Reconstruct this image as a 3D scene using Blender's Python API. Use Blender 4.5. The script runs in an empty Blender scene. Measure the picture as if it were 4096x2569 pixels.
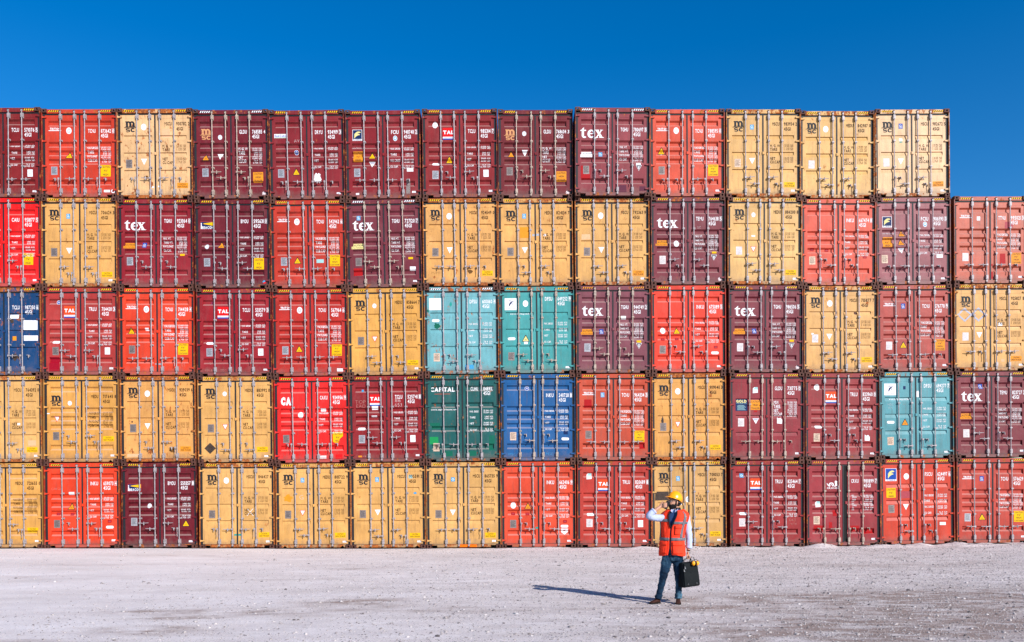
import bpy, bmesh, math, random
import numpy as np
from mathutils import Vector, Matrix, noise

random.seed(7)
rng = np.random.default_rng(7)
scene = bpy.context.scene
COL = scene.collection
R = math.radians

# ------------------------------------------------------------------ camera
CAM_H, CAM_D = 1.9, 28.0
YAW, PITCH, ROLL = R(-0.581), R(-0.320), R(-0.368)
cam_data = bpy.data.cameras.new("camera")
cam = bpy.data.objects.new("camera", cam_data)
COL.objects.link(cam)
scene.camera = cam
cam_data.sensor_width = 36.0
cam_data.lens = 3397.6 / 4096 * 36.0
cam_data.shift_x = -51.3 / 4096
cam_data.shift_y = 698.4 / 4096
cam_data.clip_end = 3000.0
cam_data.clip_start = 0.1
right = Vector((math.cos(YAW), math.sin(YAW), 0))
fwd0 = Vector((-math.sin(YAW), math.cos(YAW), 0))
fwd = fwd0 * math.cos(PITCH) + Vector((0, 0, 1)) * math.sin(PITCH)
up0 = right.cross(fwd)
r3 = right * math.cos(ROLL) + up0 * math.sin(ROLL)
u3 = -right * math.sin(ROLL) + up0 * math.cos(ROLL)
cam.matrix_world = Matrix(((r3.x, u3.x, -fwd.x, 0), (r3.y, u3.y, -fwd.y, -CAM_D),
                           (r3.z, u3.z, -fwd.z, CAM_H), (0, 0, 0, 1)))

# ------------------------------------------------------------------ light
SUN_AZ, SUN_EL = R(38.0), R(26.8)      # azimuth measured from -Y towards +X
to_sun = Vector((math.sin(SUN_AZ) * math.cos(SUN_EL), -math.cos(SUN_AZ) * math.cos(SUN_EL), math.sin(SUN_EL)))
sd = bpy.data.lights.new("sun", 'SUN')
sd.energy = 5.0
sd.angle = R(0.5)
sd.color = (1.0, 0.965, 0.92)
sun = bpy.data.objects.new("sun", sd)
COL.objects.link(sun)
sun.rotation_euler = to_sun.to_track_quat('Z', 'Y').to_euler()

world = bpy.data.worlds.new("World")
scene.world = world
world.use_nodes = True
wn = world.node_tree
wn.nodes.clear()
sky = wn.nodes.new('ShaderNodeTexSky')
sky.sky_type = 'NISHITA'
sky.sun_disc = False
sky.sun_elevation = SUN_EL
sky.sun_rotation = math.pi - SUN_AZ
sky.altitude = 200
sky.air_density = 1.0
sky.dust_density = 0.2
sky.ozone_density = 3.0
hs = wn.nodes.new('ShaderNodeHueSaturation')
hs.inputs['Saturation'].default_value = 1.43
hs.inputs['Hue'].default_value = 0.506
bg = wn.nodes.new('ShaderNodeBackground')
bg.inputs['Strength'].default_value = 0.106
wo = wn.nodes.new('ShaderNodeOutputWorld')
wn.links.new(sky.outputs[0], hs.inputs['Color'])
wn.links.new(hs.outputs[0], bg.inputs[0])
wn.links.new(bg.outputs[0], wo.inputs[0])
scene.view_settings.view_transform = 'Standard'
scene.view_settings.look = 'None'
scene.view_settings.gamma = 1.0
scene.view_settings.exposure = 0.53

# ------------------------------------------------------------------ helpers
def lin(rgb, k=1.0):
    out = []
    for v in rgb:
        v = v / 255.0
        v = v / 12.92 if v <= 0.04045 else ((v + 0.055) / 1.055) ** 2.4
        out.append(max(0.002, min(0.95, v * k)))
    return tuple(out)

def new_mat(name):
    m = bpy.data.materials.new(name)
    m.use_nodes = True
    nt = m.node_tree
    return m, nt, nt.nodes, nt.links, nt.nodes['Principled BSDF']

def ramp(nodes, stops):
    r = nodes.new('ShaderNodeValToRGB')
    e = r.color_ramp.elements
    while len(e) < len(stops):
        e.new(0.5)
    for i, (p, c) in enumerate(stops):
        e[i].position = p
        e[i].color = (c[0], c[1], c[2], 1) if len(c) == 3 else c
    return r

def noise_node(nt, scale, detail=4, rough=0.55, mapping=None, coord='Object', rnd=False):
    tc = nt.nodes.new('ShaderNodeTexCoord')
    mp = nt.nodes.new('ShaderNodeMapping')
    if mapping: mp.inputs['Scale'].default_value = mapping
    nt.links.new(tc.outputs[coord], mp.inputs['Vector'])
    if rnd:
        oi = nt.nodes.new('ShaderNodeObjectInfo')
        ml = nt.nodes.new('ShaderNodeMath'); ml.operation = 'MULTIPLY'; ml.inputs[1].default_value = 57.0
        nt.links.new(oi.outputs['Random'], ml.inputs[0])
        nt.links.new(ml.outputs[0], mp.inputs['Location'])
    n = nt.nodes.new('ShaderNodeTexNoise')
    n.inputs['Scale'].default_value = scale
    n.inputs['Detail'].default_value = detail
    n.inputs['Roughness'].default_value = rough
    nt.links.new(mp.outputs[0], n.inputs['Vector'])
    return n

def mixc(nt, fac, a, b, mode='MIX'):
    m = nt.nodes.new('ShaderNodeMix')
    m.data_type = 'RGBA'; m.blend_type = mode
    if isinstance(fac, (int, float)): m.inputs[0].default_value = fac
    else: nt.links.new(fac, m.inputs[0])
    for s, v in ((6, a), (7, b)):
        if isinstance(v, tuple): m.inputs[s].default_value = (v[0], v[1], v[2], 1)
        else: nt.links.new(v, m.inputs[s])
    return m.outputs[2]

def math_node(nt, op, a, b=None):
    m = nt.nodes.new('ShaderNodeMath'); m.operation = op
    for i, v in enumerate((a, b)):
        if v is None: continue
        if isinstance(v, (int, float)): m.inputs[i].default_value = v
        else: nt.links.new(v, m.inputs[i])
    return m.outputs[0]

def add_bump(nt, bsdf, height, strength, dist=0.01):
    b = nt.nodes.new('ShaderNodeBump')
    b.inputs['Strength'].default_value = strength
    b.inputs['Distance'].default_value = dist
    nt.links.new(height, b.inputs['Height'])
    nt.links.new(b.outputs[0], bsdf.inputs['Normal'])

def simple_mat(name, rgb, rough=0.6, metal=0.0, var=0.12, scale=12.0, bump=0.0, spec=0.4, linear=False):
    m, nt, N, L, b = new_mat(name)
    c = rgb if linear else lin(rgb)
    n = noise_node(nt, scale, 5, 0.6, rnd=True)
    r = ramp(N, [(0.3, tuple(v * (1 - var) for v in c)), (0.7, tuple(min(1, v * (1 + var)) for v in c))])
    L.new(n.outputs[0], r.inputs[0])
    L.new(r.outputs[0], b.inputs['Base Color'])
    b.inputs['Roughness'].default_value = rough
    b.inputs['Metallic'].default_value = metal
    b.inputs['Specular IOR Level'].default_value = spec
    if bump: add_bump(nt, b, n.outputs[0], bump, 0.01)
    return m

RUST_A, RUST_B = (0.12, 0.030, 0.010), (0.42, 0.12, 0.022)

def paint_mat(name, rust_bias, streak=True, dirt=0.25, tint=1.0, low=True):
    """weathered container paint: colour and rust amount come from the object's own colour"""
    m, nt, N, L, b = new_mat(name)
    oi = N.new('ShaderNodeObjectInfo')
    n1 = noise_node(nt, 1.6, 6, 0.62, rnd=True)
    n2 = noise_node(nt, 9.0, 4, 0.6, mapping=(1.0, 1.0, 0.22), rnd=True)
    v1 = ramp(N, [(0.30, (0.84, 0.84, 0.84)), (0.72, (1.13, 1.13, 1.13))])
    L.new(n1.outputs[0], v1.inputs[0])
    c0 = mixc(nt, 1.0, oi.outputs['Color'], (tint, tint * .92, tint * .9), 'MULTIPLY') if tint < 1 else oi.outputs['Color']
    c1 = mixc(nt, 1.0, c0, v1.outputs[0], 'MULTIPLY')
    v2 = ramp(N, [(0.35, (0.88, 0.87, 0.86)), (0.65, (1.06, 1.06, 1.06))])
    L.new(n2.outputs[0], v2.inputs[0])
    c2 = mixc(nt, 0.7, c1, v2.outputs[0], 'MULTIPLY')
    # sun fading in broad patches, scuffs and run-off streaks
    n6 = noise_node(nt, .9, 4, .6, rnd=True)
    f6 = ramp(N, [(.40, (0, 0, 0)), (.72, (.75, .75, .75))]); L.new(n6.outputs[0], f6.inputs[0])
    c2 = mixc(nt, f6.outputs[0], c2, mixc(nt, 1.0, mixc(nt, 1.0, c2, (1.25, 1.25, 1.25), 'MULTIPLY'), (0.012, 0.010, 0.009), 'ADD'))
    n7 = noise_node(nt, 7.0, 5, .7, mapping=(2.2, 2.2, .16), rnd=True)
    f7 = ramp(N, [(.54, (0, 0, 0)), (.68, (.32, .32, .32))]); L.new(n7.outputs[0], f7.inputs[0])
    c2 = mixc(nt, f7.outputs[0], c2, (0.085, 0.050, 0.038))
    n5 = noise_node(nt, 3.2, 8, 0.7, mapping=(1, 1, 0.5), rnd=True)
    dm = ramp(N, [(0.52, (0, 0, 0)), (0.78, (dirt, dirt, dirt))])
    L.new(n5.outputs[0], dm.inputs[0])
    c3 = mixc(nt, math_node(nt, 'MULTIPLY', dm.outputs[0], .35), c2, (0.36, 0.29, 0.26))
    # up-facing ledges lightened: dust, plus sunlit bevel brightness put into the colour
    gm_ = N.new('ShaderNodeNewGeometry'); sn = N.new('ShaderNodeSeparateXYZ'); L.new(gm_.outputs['True Normal'], sn.inputs[0])
    fn = ramp(N, [(.45, (0, 0, 0)), (.60, (.26, .26, .26))]); L.new(sn.outputs[2], fn.inputs[0])
    c3 = mixc(nt, math_node(nt, 'MULTIPLY', fn.outputs[0], 1.0), c3, (0.50, 0.40, 0.36))
    # splashed grime that clings above the sill, ragged upper edge
    tcg = N.new('ShaderNodeTexCoord'); sg = N.new('ShaderNodeSeparateXYZ'); L.new(tcg.outputs['Object'], sg.inputs[0])
    n8 = noise_node(nt, 6.0, 6, .7, rnd=True)
    hz = math_node(nt, 'MULTIPLY', sg.outputs[2], -1.5)
    hz = math_node(nt, 'ADD', hz, n8.outputs[0])
    f8 = ramp(N, [(.0, (0, 0, 0)), (.42, (.50, .50, .50))]); L.new(hz, f8.inputs[0])
    if low: c3 = mixc(nt, f8.outputs[0], c3, (0.15, 0.10, 0.085))
    # rust
    n3 = noise_node(nt, 5.5, 9, 0.72, mapping=(1.0, 1.0, 0.6 if streak else 1), rnd=True)
    thr = math_node(nt, 'MULTIPLY', oi.outputs['Alpha'], 0.21)
    s = math_node(nt, 'ADD', n3.outputs[0], thr)
    s = math_node(nt, 'ADD', s, rust_bias)
    rm = ramp(N, [(0.70, (0, 0, 0)), (0.76, (1, 1, 1))])
    L.new(s, rm.inputs[0])
    n4 = noise_node(nt, 20.0, 4, 0.6)
    rc = ramp(N, [(0.35, RUST_A), (0.7, RUST_B)])
    L.new(n4.outputs[0], rc.inputs[0])
    c4 = mixc(nt, rm.outputs[0], c3, rc.outputs[0])
    L.new(c4, b.inputs['Base Color'])
    ro = ramp(N, [(0.0, (0.46, 0.46, 0.46)), (1.0, (0.85, 0.85, 0.85))])
    L.new(rm.outputs[0], ro.inputs[0])
    L.new(ro.outputs[0], b.inputs['Roughness'])
    b.inputs['Specular IOR Level'].default_value = 0.22
    nb = noise_node(nt, 2.2, 3, 0.5, rnd=True)
    add_bump(nt, b, nb.outputs[0], 0.35, 0.03)
    return m

M = {}
M['paint'] = paint_mat('door_paint', -0.02)
M['frame'] = paint_mat('frame_paint', 0.055, dirt=0.35)
M['fitting'] = paint_mat('fitting_paint', 0.0, low=False)
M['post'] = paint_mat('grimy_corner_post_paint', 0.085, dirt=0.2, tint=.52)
M['casting'] = simple_mat('rusty_casting', (74, 41, 31), 0.8, 0, 0.55, 9, 0.5)
M['gasket'] = simple_mat('rubber_gasket', (17, 21, 27), 0.65, 0, 0.4, 30)
M['dark'] = simple_mat('painted_recess_shade', (14, 12, 12), 0.9)  # near-black colour stands in for shade in recesses and gaps
M['galv'] = simple_mat('galvanised_steel', (142, 134, 136), 0.55, 0.15, 0.34, 14, 0.2, 0.5)
M['galv_dirty'] = simple_mat('stained_galvanised_steel', (152, 136, 124), 0.6, 0.15, 0.4, 14, 0.2, 0.4)
M['hook'] = simple_mat('cam_steel', (70, 52, 46), 0.7, 0.3, 0.5, 25, 0.2)
def flat(name, rgb, k=0.62, rough=0.55, var=0.07):
    c = lin(rgb, k)
    return simple_mat(name, c, rough, 0, var, 14, 0, 0.12, linear=True)
M['white'] = flat('white_vinyl', (250, 248, 250), 0.66, var=0.12)
M['white_old'] = flat('aged_white_paint', (238, 226, 224), 0.6, var=0.22)
M['black'] = flat('black_paint', (28, 34, 42), 0.9)
M['navy'] = flat('navy_vinyl', (20, 45, 95))
M['blue'] = flat('blue_vinyl', (30, 80, 175))
M['sky_blue'] = flat('light_blue_vinyl', (70, 165, 215))
M['red'] = flat('red_vinyl', (235, 25, 30))
M['orange_red'] = flat('orange_red_vinyl', (245, 85, 40))
M['yellow'] = flat('yellow_vinyl', (255, 196, 10))
M['orange'] = flat('orange_vinyl', (245, 155, 40))
M['orange_hot'] = flat('bright_orange_paint', (255, 120, 0))
M['brown'] = flat('brown_stencil_paint', (72, 45, 24), 0.6, var=0.25)
M['brown_faint'] = flat('faded_brown_stencil_paint', (120, 82, 42), 0.6, var=0.3)
M['msc_tan'] = flat('tan_paint', (225, 160, 110), 0.62)
M['plate'] = simple_mat('data_plate_metal', (150, 150, 156), 0.5, 0.3, 0.35, 40, 0.2)
M['plate_dark'] = simple_mat('tarnished_data_plate', (120, 108, 105), 0.6, 0.3, 0.4, 40, 0.2)
M['plate_rust'] = simple_mat('rusty_data_plate', (185, 160, 140), 0.7, 0.1, 0.35, 30, 0.2)
M['pale'] = flat('pale_yellow_vinyl', (240, 225, 150))
M['mint'] = flat('mint_vinyl', (170, 215, 215))
M['teal'] = flat('teal_tape', (40, 160, 150))
M['grey_tri'] = flat('grey_vinyl', (190, 190, 205))
M['beige_patch'] = flat('pale_peach_paint', (240, 190, 145), 0.62)
M['crimson'] = flat('crimson_touch_up', (165, 15, 40), 0.64)
M['touch_red'] = flat('red_touch_up', (180, 25, 30), 0.64)
M['dark_touch'] = flat('dark_touch_up', (100, 45, 65), 0.64)
M['pink'] = flat('dusty_pink_primer', (180, 75, 85), 0.64)
M['chalk'] = flat('chalk', (205, 150, 140), 0.62)
M['soot'] = flat('black_scuff', (75, 62, 55), 0.64, var=0.4)
M['green_dk'] = flat('dark_green_touch_up', (20, 105, 85), 0.64)
M['green_br'] = flat('bright_green_touch_up', (30, 150, 85), 0.64)

def link(o, parent=None):
    COL.objects.link(o)
    if parent is not None: o.parent = parent
    return o

def obj(name, me, parent=None):
    return link(bpy.data.objects.new(name, me), parent)

def empty(name, loc=(0, 0, 0), rz=0, parent=None):
    o = bpy.data.objects.new(name, None)
    o.empty_display_size = 0.2
    o.location = loc; o.rotation_euler = (0, 0, rz)
    return link(o, parent)

def mesh_from(name, verts, faces, mats, fm=None, smooth=False):
    me = bpy.data.meshes.new(name)
    me.from_pydata([tuple(v) for v in verts], [], faces)
    for m in mats: me.materials.append(m)
    if fm: me.polygons.foreach_set('material_index', fm)
    if smooth: me.polygons.foreach_set('use_smooth', [True] * len(me.polygons))
    me.update()
    return me

class MB:
    """collects simple shapes into one mesh"""
    def __init__(s): s.v = []; s.f = []; s.m = []
    def add(s, vs, fs, mi=0):
        b = len(s.v); s.v += [tuple(v) for v in vs]
        s.f += [tuple(b + i for i in f) for f in fs]; s.m += [mi] * len(fs)
    def box(s, x0, x1, y0, y1, z0, z1, mi=0):
        vs = [(x, y, z) for z in (z0, z1) for y in (y0, y1) for x in (x0, x1)]
        s.add(vs, [(0, 2, 3, 1), (4, 5, 7, 6), (0, 1, 5, 4), (2, 6, 7, 3), (0, 4, 6, 2), (1, 3, 7, 5)], mi)
    def prism_y(s, pts, y0, y1, mi=0):     # pts (x,z) polygon counter-clockwise seen from -y
        n = len(pts)
        vs = [(x, y0, z) for x, z in pts] + [(x, y1, z) for x, z in pts]
        fs = [tuple(range(n)), tuple(range(2 * n - 1, n - 1, -1))]
        fs += [(i, n + i, n + (i + 1) % n, (i + 1) % n) for i in range(n)]
        s.add(vs, fs, mi)
    def tube(s, pts, rad, n=8, mi=0, cap=True, flat=1.0):
        pts = [Vector(p) for p in pts]
        rad = rad if isinstance(rad, (list, tuple)) else [rad] * len(pts)
        d0 = (pts[1] - pts[0]).normalized()
        a = Vector((0, 0, 1)) if abs(d0.z) < 0.9 else Vector((1, 0, 0))
        u = d0.cross(a).normalized()
        vs = []; fs = []
        for i, p in enumerate(pts):
            d = (pts[min(i + 1, len(pts) - 1)] - pts[max(i - 1, 0)]).normalized()
            u = (u - d * u.dot(d)).normalized(); w = d.cross(u)
            for k in range(n):
                t = 2 * math.pi * k / n
                vs.append(p + (u * math.cos(t) + w * math.sin(t) * flat) * rad[i])
        for i in range(len(pts) - 1):
            for k in range(n):
                a0 = i * n + k; b0 = i * n + (k + 1) % n
                fs.append((a0, b0, b0 + n, a0 + n))
        if cap:
            fs.append(tuple(range(n - 1, -1, -1)))
            fs.append(tuple(range((len(pts) - 1) * n, len(pts) * n)))
        s.add(vs, fs, mi)
    def ellipsoid(s, c, rx, ry, rz, nu=16, nv=10, mi=0, rot=None):
        vs = []; fs = []
        c = Vector(c)
        for j in range(nv + 1):
            ph = math.pi * j / nv
            for i in range(nu):
                t = 2 * math.pi * i / nu
                p = Vector((rx * math.sin(ph) * math.cos(t), ry * math.sin(ph) * math.sin(t), rz * math.cos(ph)))
                if rot: p = rot @ p
                vs.append(c + p)
        for j in range(nv):
            for i in range(nu):
                fs.append((j * nu + i, (j + 1) * nu + i, (j + 1) * nu + (i + 1) % nu, j * nu + (i + 1) % nu))
        s.add(vs, fs, mi)
    def mesh(s, name, mats, smooth=False):
        return mesh_from(name, s.v, s.f, mats, s.m, smooth)

def bake(me, name, mods, smooth=True):
    """apply modifiers (callable list) to a mesh and return the resulting mesh"""
    o = bpy.data.objects.new('temp', me)
    COL.objects.link(o)
    for typ, kw in mods:
        md = o.modifiers.new('m', typ)
        for k, v in kw.items(): setattr(md, k, v)
    dg = bpy.context.evaluated_depsgraph_get()
    dg.update()
    res = bpy.data.meshes.new_from_object(o.evaluated_get(dg))
    res.name = name
    bpy.data.objects.remove(o)
    if smooth: res.polygons.foreach_set('use_smooth', [True] * len(res.polygons))
    return res

# ------------------------------------------------------------------ glyphs
_gl = {}
_fc = bpy.data.curves.new('glyph', 'FONT')
_fc.resolution_u = 2
_fo = bpy.data.objects.new('glyph', _fc)
def glyph(ch, bold):
    if ch in 'MWNV': bold = min(bold, 0.0)
    k = (ch, bold)
    if k not in _gl:
        _fc.body = ch
        _fc.offset = bold
        me = _fo.to_mesh()
        vs = [(v.co.x, v.co.y) for v in me.vertices]
        fs = [tuple(p.vertices) for p in me.polygons]
        _fo.to_mesh_clear()
        if vs:
            x0 = min(v[0] for v in vs); x1 = max(v[0] for v in vs)
            vs = [(x - x0, y) for x, y in vs]
            w = x1 - x0
        else: w = 0.3
        _gl[k] = (vs, fs, w)
    return _gl[k]

CAPH = 0.73     # cap height of the built-in font at size 1 (measured below)
_v = glyph('H', 0.0)[0]; CAPH = max(y for x, y in _v)

class Decal:
    """flat paint and vinyl laid over a door; conformed to its ribs"""
    def __init__(s): s.polys = []; s.k = 0
    def poly(s, pts, mi=0, off=None):
        if off is None: s.k += 1; off = 0.0025 + 0.0004 * (s.k % 12)
        s.polys.append((pts, mi, off))
    def rect(s, x0, x1, z0, z1, mi=0, off=None): s.poly([(x0, z0), (x1, z0), (x1, z1), (x0, z1)], mi, off)
    def oval(s, x, z, rx, rz, mi=0, off=None, n=18):
        s.poly([(x + rx * math.cos(2 * math.pi * i / n), z + rz * math.sin(2 * math.pi * i / n)) for i in range(n)], mi, off)
    def pill(s, x, z, w, h, mi=0, off=None):
        r = h / 2; pts = []
        for i in range(9): a = -math.pi / 2 + math.pi * i / 8; pts.append((x + w / 2 - r + r * math.cos(a), z + r * math.sin(a)))
        for i in range(9): a = math.pi / 2 + math.pi * i / 8; pts.append((x - w / 2 + r + r * math.cos(a), z + r * math.sin(a)))
        s.poly(pts, mi, off)
    def stroke(s, pts, w, mi=0, off=None):
        for (a, b) in zip(pts, pts[1:]):
            dx, dz = b[0] - a[0], b[1] - a[1]; l = math.hypot(dx, dz) or 1
            nx, nz = -dz / l * w / 2, dx / l * w / 2
            s.poly([(a[0] - nx, a[1] - nz), (b[0] - nx, b[1] - nz), (b[0] + nx, b[1] + nz), (a[0] + nx, a[1] + nz)], mi, off)
    def text(s, t, x, z, h, w=None, mi=0, bold=0.02, align='L', off=0.004, gap=0.10):
        """x,z = lower-left corner (or centre / right), h = capital height, w = total width"""
        adv = []
        tot = 0
        for ch in t:
            if ch == ' ': adv.append(0.28); tot += 0.28; continue
            g = glyph(ch, bold); a = g[2] + gap
            adv.append(a); tot += a
        tot -= gap
        sz = h / CAPH
        sx = sz if w is None else w / tot
        wid = tot * sx
        cx = x - (wid / 2 if align == 'C' else wid if align == 'R' else 0)
        for ch, a in zip(t, adv):
            if ch != ' ':
                vs, fs, _ = glyph(ch, bold)
                for f in fs:
                    s.polys.append(([(cx + vs[i][0] * sx, z + vs[i][1] * sz) for i in f], mi, off))
            cx += a * sx
    def build(s, name, mats, prof, parent):
        if not s.polys: return None
        bm = bmesh.new()
        lay = bm.verts.layers.float.new('o')
        for pts, mi, off in s.polys:
            vs = []
            for (x, z) in pts:
                v = bm.verts.new((x, 0, z)); v[lay] = off; vs.append(v)
            try: f = bm.faces.new(vs)
            except ValueError: continue
            f.material_index = mi
            if f.normal.length == 0: f.normal_update()
            f.normal_update()
            if f.normal.y > 0: f.normal_flip()
        zs = [v.co.z for v in bm.verts]
        z0, z1 = min(zs), max(zs)
        for zb, _ in prof:
            if z0 < zb < z1:
                bmesh.ops.bisect_plane(bm, geom=bm.verts[:] + bm.edges[:] + bm.faces[:], dist=1e-5, plane_co=(0, 0, zb), plane_no=(0, 0, 1))
        for v in bm.verts: v.co.y = prof_y(prof, v.co.z) - v[lay]
        me = bpy.data.meshes.new(name)
        bm.to_mesh(me); bm.free()
        for m in mats: me.materials.append(M[m])
        return obj(name, me, parent)

# ------------------------------------------------------------------ container
W, Hc, L = 2.466, 2.896, 12.19
HW = W / 2
YD = 0.070                 # door face plane
def prof_a():
    p = [(0.14, YD)]
    for zt in (0.945, 1.505, 2.055):
        p += [(zt - 0.135, YD), (zt - 0.045, YD + 0.030), (zt - 0.012, YD + 0.036), (zt, YD)]
    return p + [(2.71, YD)]
def prof_b(tops=(0.60, 1.28, 1.56, 1.84, 2.53)):
    p = [(0.14, YD)]
    for zt in tops:
        p += [(zt - 0.19, YD), (zt - 0.135, YD + 0.054), (zt - 0.052, YD + 0.054), (zt, YD)]
    return p + [(2.71, YD)]
PROF = {'A': prof_a(), 'B': prof_b(), 'C': prof_b((0.60, 1.20, 1.98, 2.53)), 'D': prof_b((0.60, 1.10, 1.38, 1.68, 1.98, 2.53))}
def prof_y(p, z):
    if z <= p[0][0]: return p[0][1]
    for (a, ya), (b, yb) in zip(p, p[1:]):
        if z <= b: return ya + (yb - ya) * (z - a) / (b - a)
    return p[-1][1]

def door_mesh(side, typ):
    """side -1 left, +1 right; frame of flat stiles with a corrugated panel between them"""
    p = PROF[typ]
    xo, xi = 1.135, 0.022                     # outer and inner edge
    po, pi = (1.025, 0.105)                   # panel limits
    z0, z1 = 0.14, 2.71
    zb = [z0] + [z for z, _ in p[1:-1]] + [z1]
    mb = MB()
    s = side
    def quad(xa, xb, za, zc, ya, yb):
        a, b = sorted((xa, xb))
        mb.add([(a, ya, za), (b, ya, za), (b, yb, zc), (a, yb, zc)], [(0, 1, 2, 3)])
    # stiles
    quad(s * xo, s * po, z0, z1, YD, YD)
    quad(s * pi, s * xi, z0, z1, YD, YD)
    for (za, ya), (zc, yc) in zip(p, p[1:]):
        quad(s * po, s * pi, za, zc, ya, yc)
    # end cheeks where the ribs meet the stiles (slanted)
    for i in range(len(p)):
        if p[i][1] == YD and i + 3 < len(p) and p[i + 1][1] > YD and p[i + 2][1] > YD:
            q = p[i:i + 4]
            for xx in (s * po, s * pi):
                mb.add([(xx, q[k][1], q[k][0]) for k in range(4)], [(0, 1, 2, 3)])
    # rim of the leaf and a thin weld bead round the panel
    a, b = sorted((s * xo, s * xi))
    mb.add([(a, YD, z0), (b, YD, z0), (b, YD + .05, z0), (a, YD + .05, z0), (a, YD, z1), (b, YD, z1), (b, YD + .05, z1), (a, YD + .05, z1)],
           [(0, 3, 2, 1), (4, 5, 6, 7), (0, 4, 7, 3), (1, 2, 6, 5)])
    pa, pb = sorted((s * po, s * pi))
    for (x0, x1, za, zc) in ((pa, pb, 2.585, 2.593), (pa - .004, pa + .004, .19, 2.59), (pb - .004, pb + .004, .19, 2.59), (pa, pb, .182, .19)):
        if za > 2.5 or zc < .2: mb.box(x0, x1, YD - .004, YD + .002, za, zc)
    if typ == 'A':      # stiffener tabs beside each rib
        pass
    return mb.mesh('door', [M['paint']])

def body_mesh(notch):
    mb = MB()
    F = 1
    # corner posts (J section)
    for s in (-1, 1):
        a, b = sorted((s * (HW - 0.002), s * (HW - 0.029))); mb.box(a, b, 0.004, 0.155, 0.118, Hc - 0.118, 3)
    # header
    mb.box(-HW + 0.178, HW - 0.178, 0.030, 0.15, 2.752, Hc - 0.022, F)
    mb.box(-HW + 0.178, HW - 0.178, 0.036, 0.15, Hc - 0.022, Hc - 0.012, F)
    # sill with fork / gooseneck notches
    a, b = 0.86, 1.035
    if notch == 'trap':
        top = [(1.06, 0.128), (1.06, 0.03), (1.01, 0.03), (0.945, 0.095), (0.875, 0.03), (0.60, 0.03)]
    else:
        top = [(1.06, 0.128), (1.06, 0.09), (1.02, 0.09), (1.02, 0.032), (1.0, 0.095), (0.88, 0.095), (0.88, 0.03), (0.60, 0.03)]
        top = [(1.06, 0.128), (1.06, 0.098), (0.88, 0.098), (0.88, 0.03), (0.60, 0.03)]
    pts = [(-x, z) for x, z in top] + [(x, z) for x, z in reversed(top)]
    mb.prism_y(pts, 0.034, 0.12, F)
    mb.box(-1.05, 1.05, 0.2, 0.25, 0.03, 0.13, 2)  # near-black panel paints in the shade behind the notches
    # floor / roof / side shells
    mb.box(-HW + .03, HW - .03, 0.15, L - .05, 0.13, 0.17, 0)
    mb.box(-HW + .05, HW - .05, 0.15, L - .05, Hc - .03, Hc - .018, 0)
    for s in (-1, 1):
        a, b = sorted((s * (HW - .004), s * (HW - .06)))
        mb.box(a, b, 0.155, L - 0.16, 0.03, 0.17, 0)
        mb.box(a, b, 0.155, L - 0.16, Hc - .09, Hc - .018, 0)
        y = 0.155; pl = []
        per = 0.278
        while y < L - 0.16:
            pl += [(y, 0.012), (y + .072, .012), (y + .14, .046), (y + .21, .046)]
            y += per
        pl = [q for q in pl if q[0] <= L - .16]
        vs = []; fs = []
        for (yy, d) in pl:
            vs += [(s * (HW - d), yy, .17), (s * (HW - d), yy, Hc - .09)]
        for i in range(len(pl) - 1):
            f = (2 * i, 2 * i + 2, 2 * i + 3, 2 * i + 1)
            fs.append(f if s > 0 else f[::-1])
        mb.add(vs, fs, 0)
    mb.box(-HW + .05, HW - .05, L - 0.1, L - .05, 0.12, Hc - .03, 0)
    for s in (-1, 1):
        a, b = sorted((s * HW, s * (HW - .06)))
        mb.box(a, b, L - .16, L - .002, 0.118, Hc - .118, 1)
    # near-black panel, shade behind the gaskets put into its colour
    mb.box(-HW + 0.052, HW - 0.052, 0.137, 0.149, 0.132, 2.752, 2)
    return mb.mesh('body', [M['paint'], M['frame'], M['dark'], M['post']])

def casting_mesh():
    mb = MB()
    w, d, h = 0.178, 0.162, 0.118
    def plate(f, cx, cy, hx, hy, rx, ry, n=16, flip=False):
        """rectangle with an oval hole; f maps (u,v) -> xyz"""
        out = []; inn = []
        for i in range(n):
            t = 2 * math.pi * (i + .5) / n
            c, s_ = math.cos(t), math.sin(t)
            k = 1 / max(abs(c) / 1, abs(s_) / 1)
            out.append(f(cx + hx * c * k, cy + hy * s_ * k)); inn.append(f(cx + rx * c, cy + ry * s_))
        vs = out + inn
        fs = [(i, (i + 1) % n, n + (i + 1) % n, n + i) for i in range(n)]
        if flip: fs = [q[::-1] for q in fs]
        mb.add(vs, fs)
    plate(lambda u, v: (u, 0, v), w / 2, h / 2, w / 2, h / 2, 0.030, 0.036)
    plate(lambda u, v: (u, v, h), w / 2, d / 2, w / 2, d / 2, 0.034, 0.055)
    plate(lambda u, v: (u, v, 0), w / 2, d / 2, w / 2, d / 2, 0.034, 0.055, flip=True)
    mb.add([(0, 0, 0), (0, d, 0), (0, d, h), (0, 0, h)], [(0, 3, 2, 1)])
    mb.add([(w, 0, 0), (w, d, 0), (w, d, h), (w, 0, h)], [(0, 1, 2, 3)])
    mb.add([(0, d, 0), (w, d, 0), (w, d, h), (0, d, h)], [(0, 3, 2, 1)])
    me = mb.mesh('c', [M['casting']])
    return bake(me, 'corner_casting', [('WELD', {'merge_threshold': 0.001}), ('SOLIDIFY', {'thickness': 0.014, 'offset': -1})], smooth=False)

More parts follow.
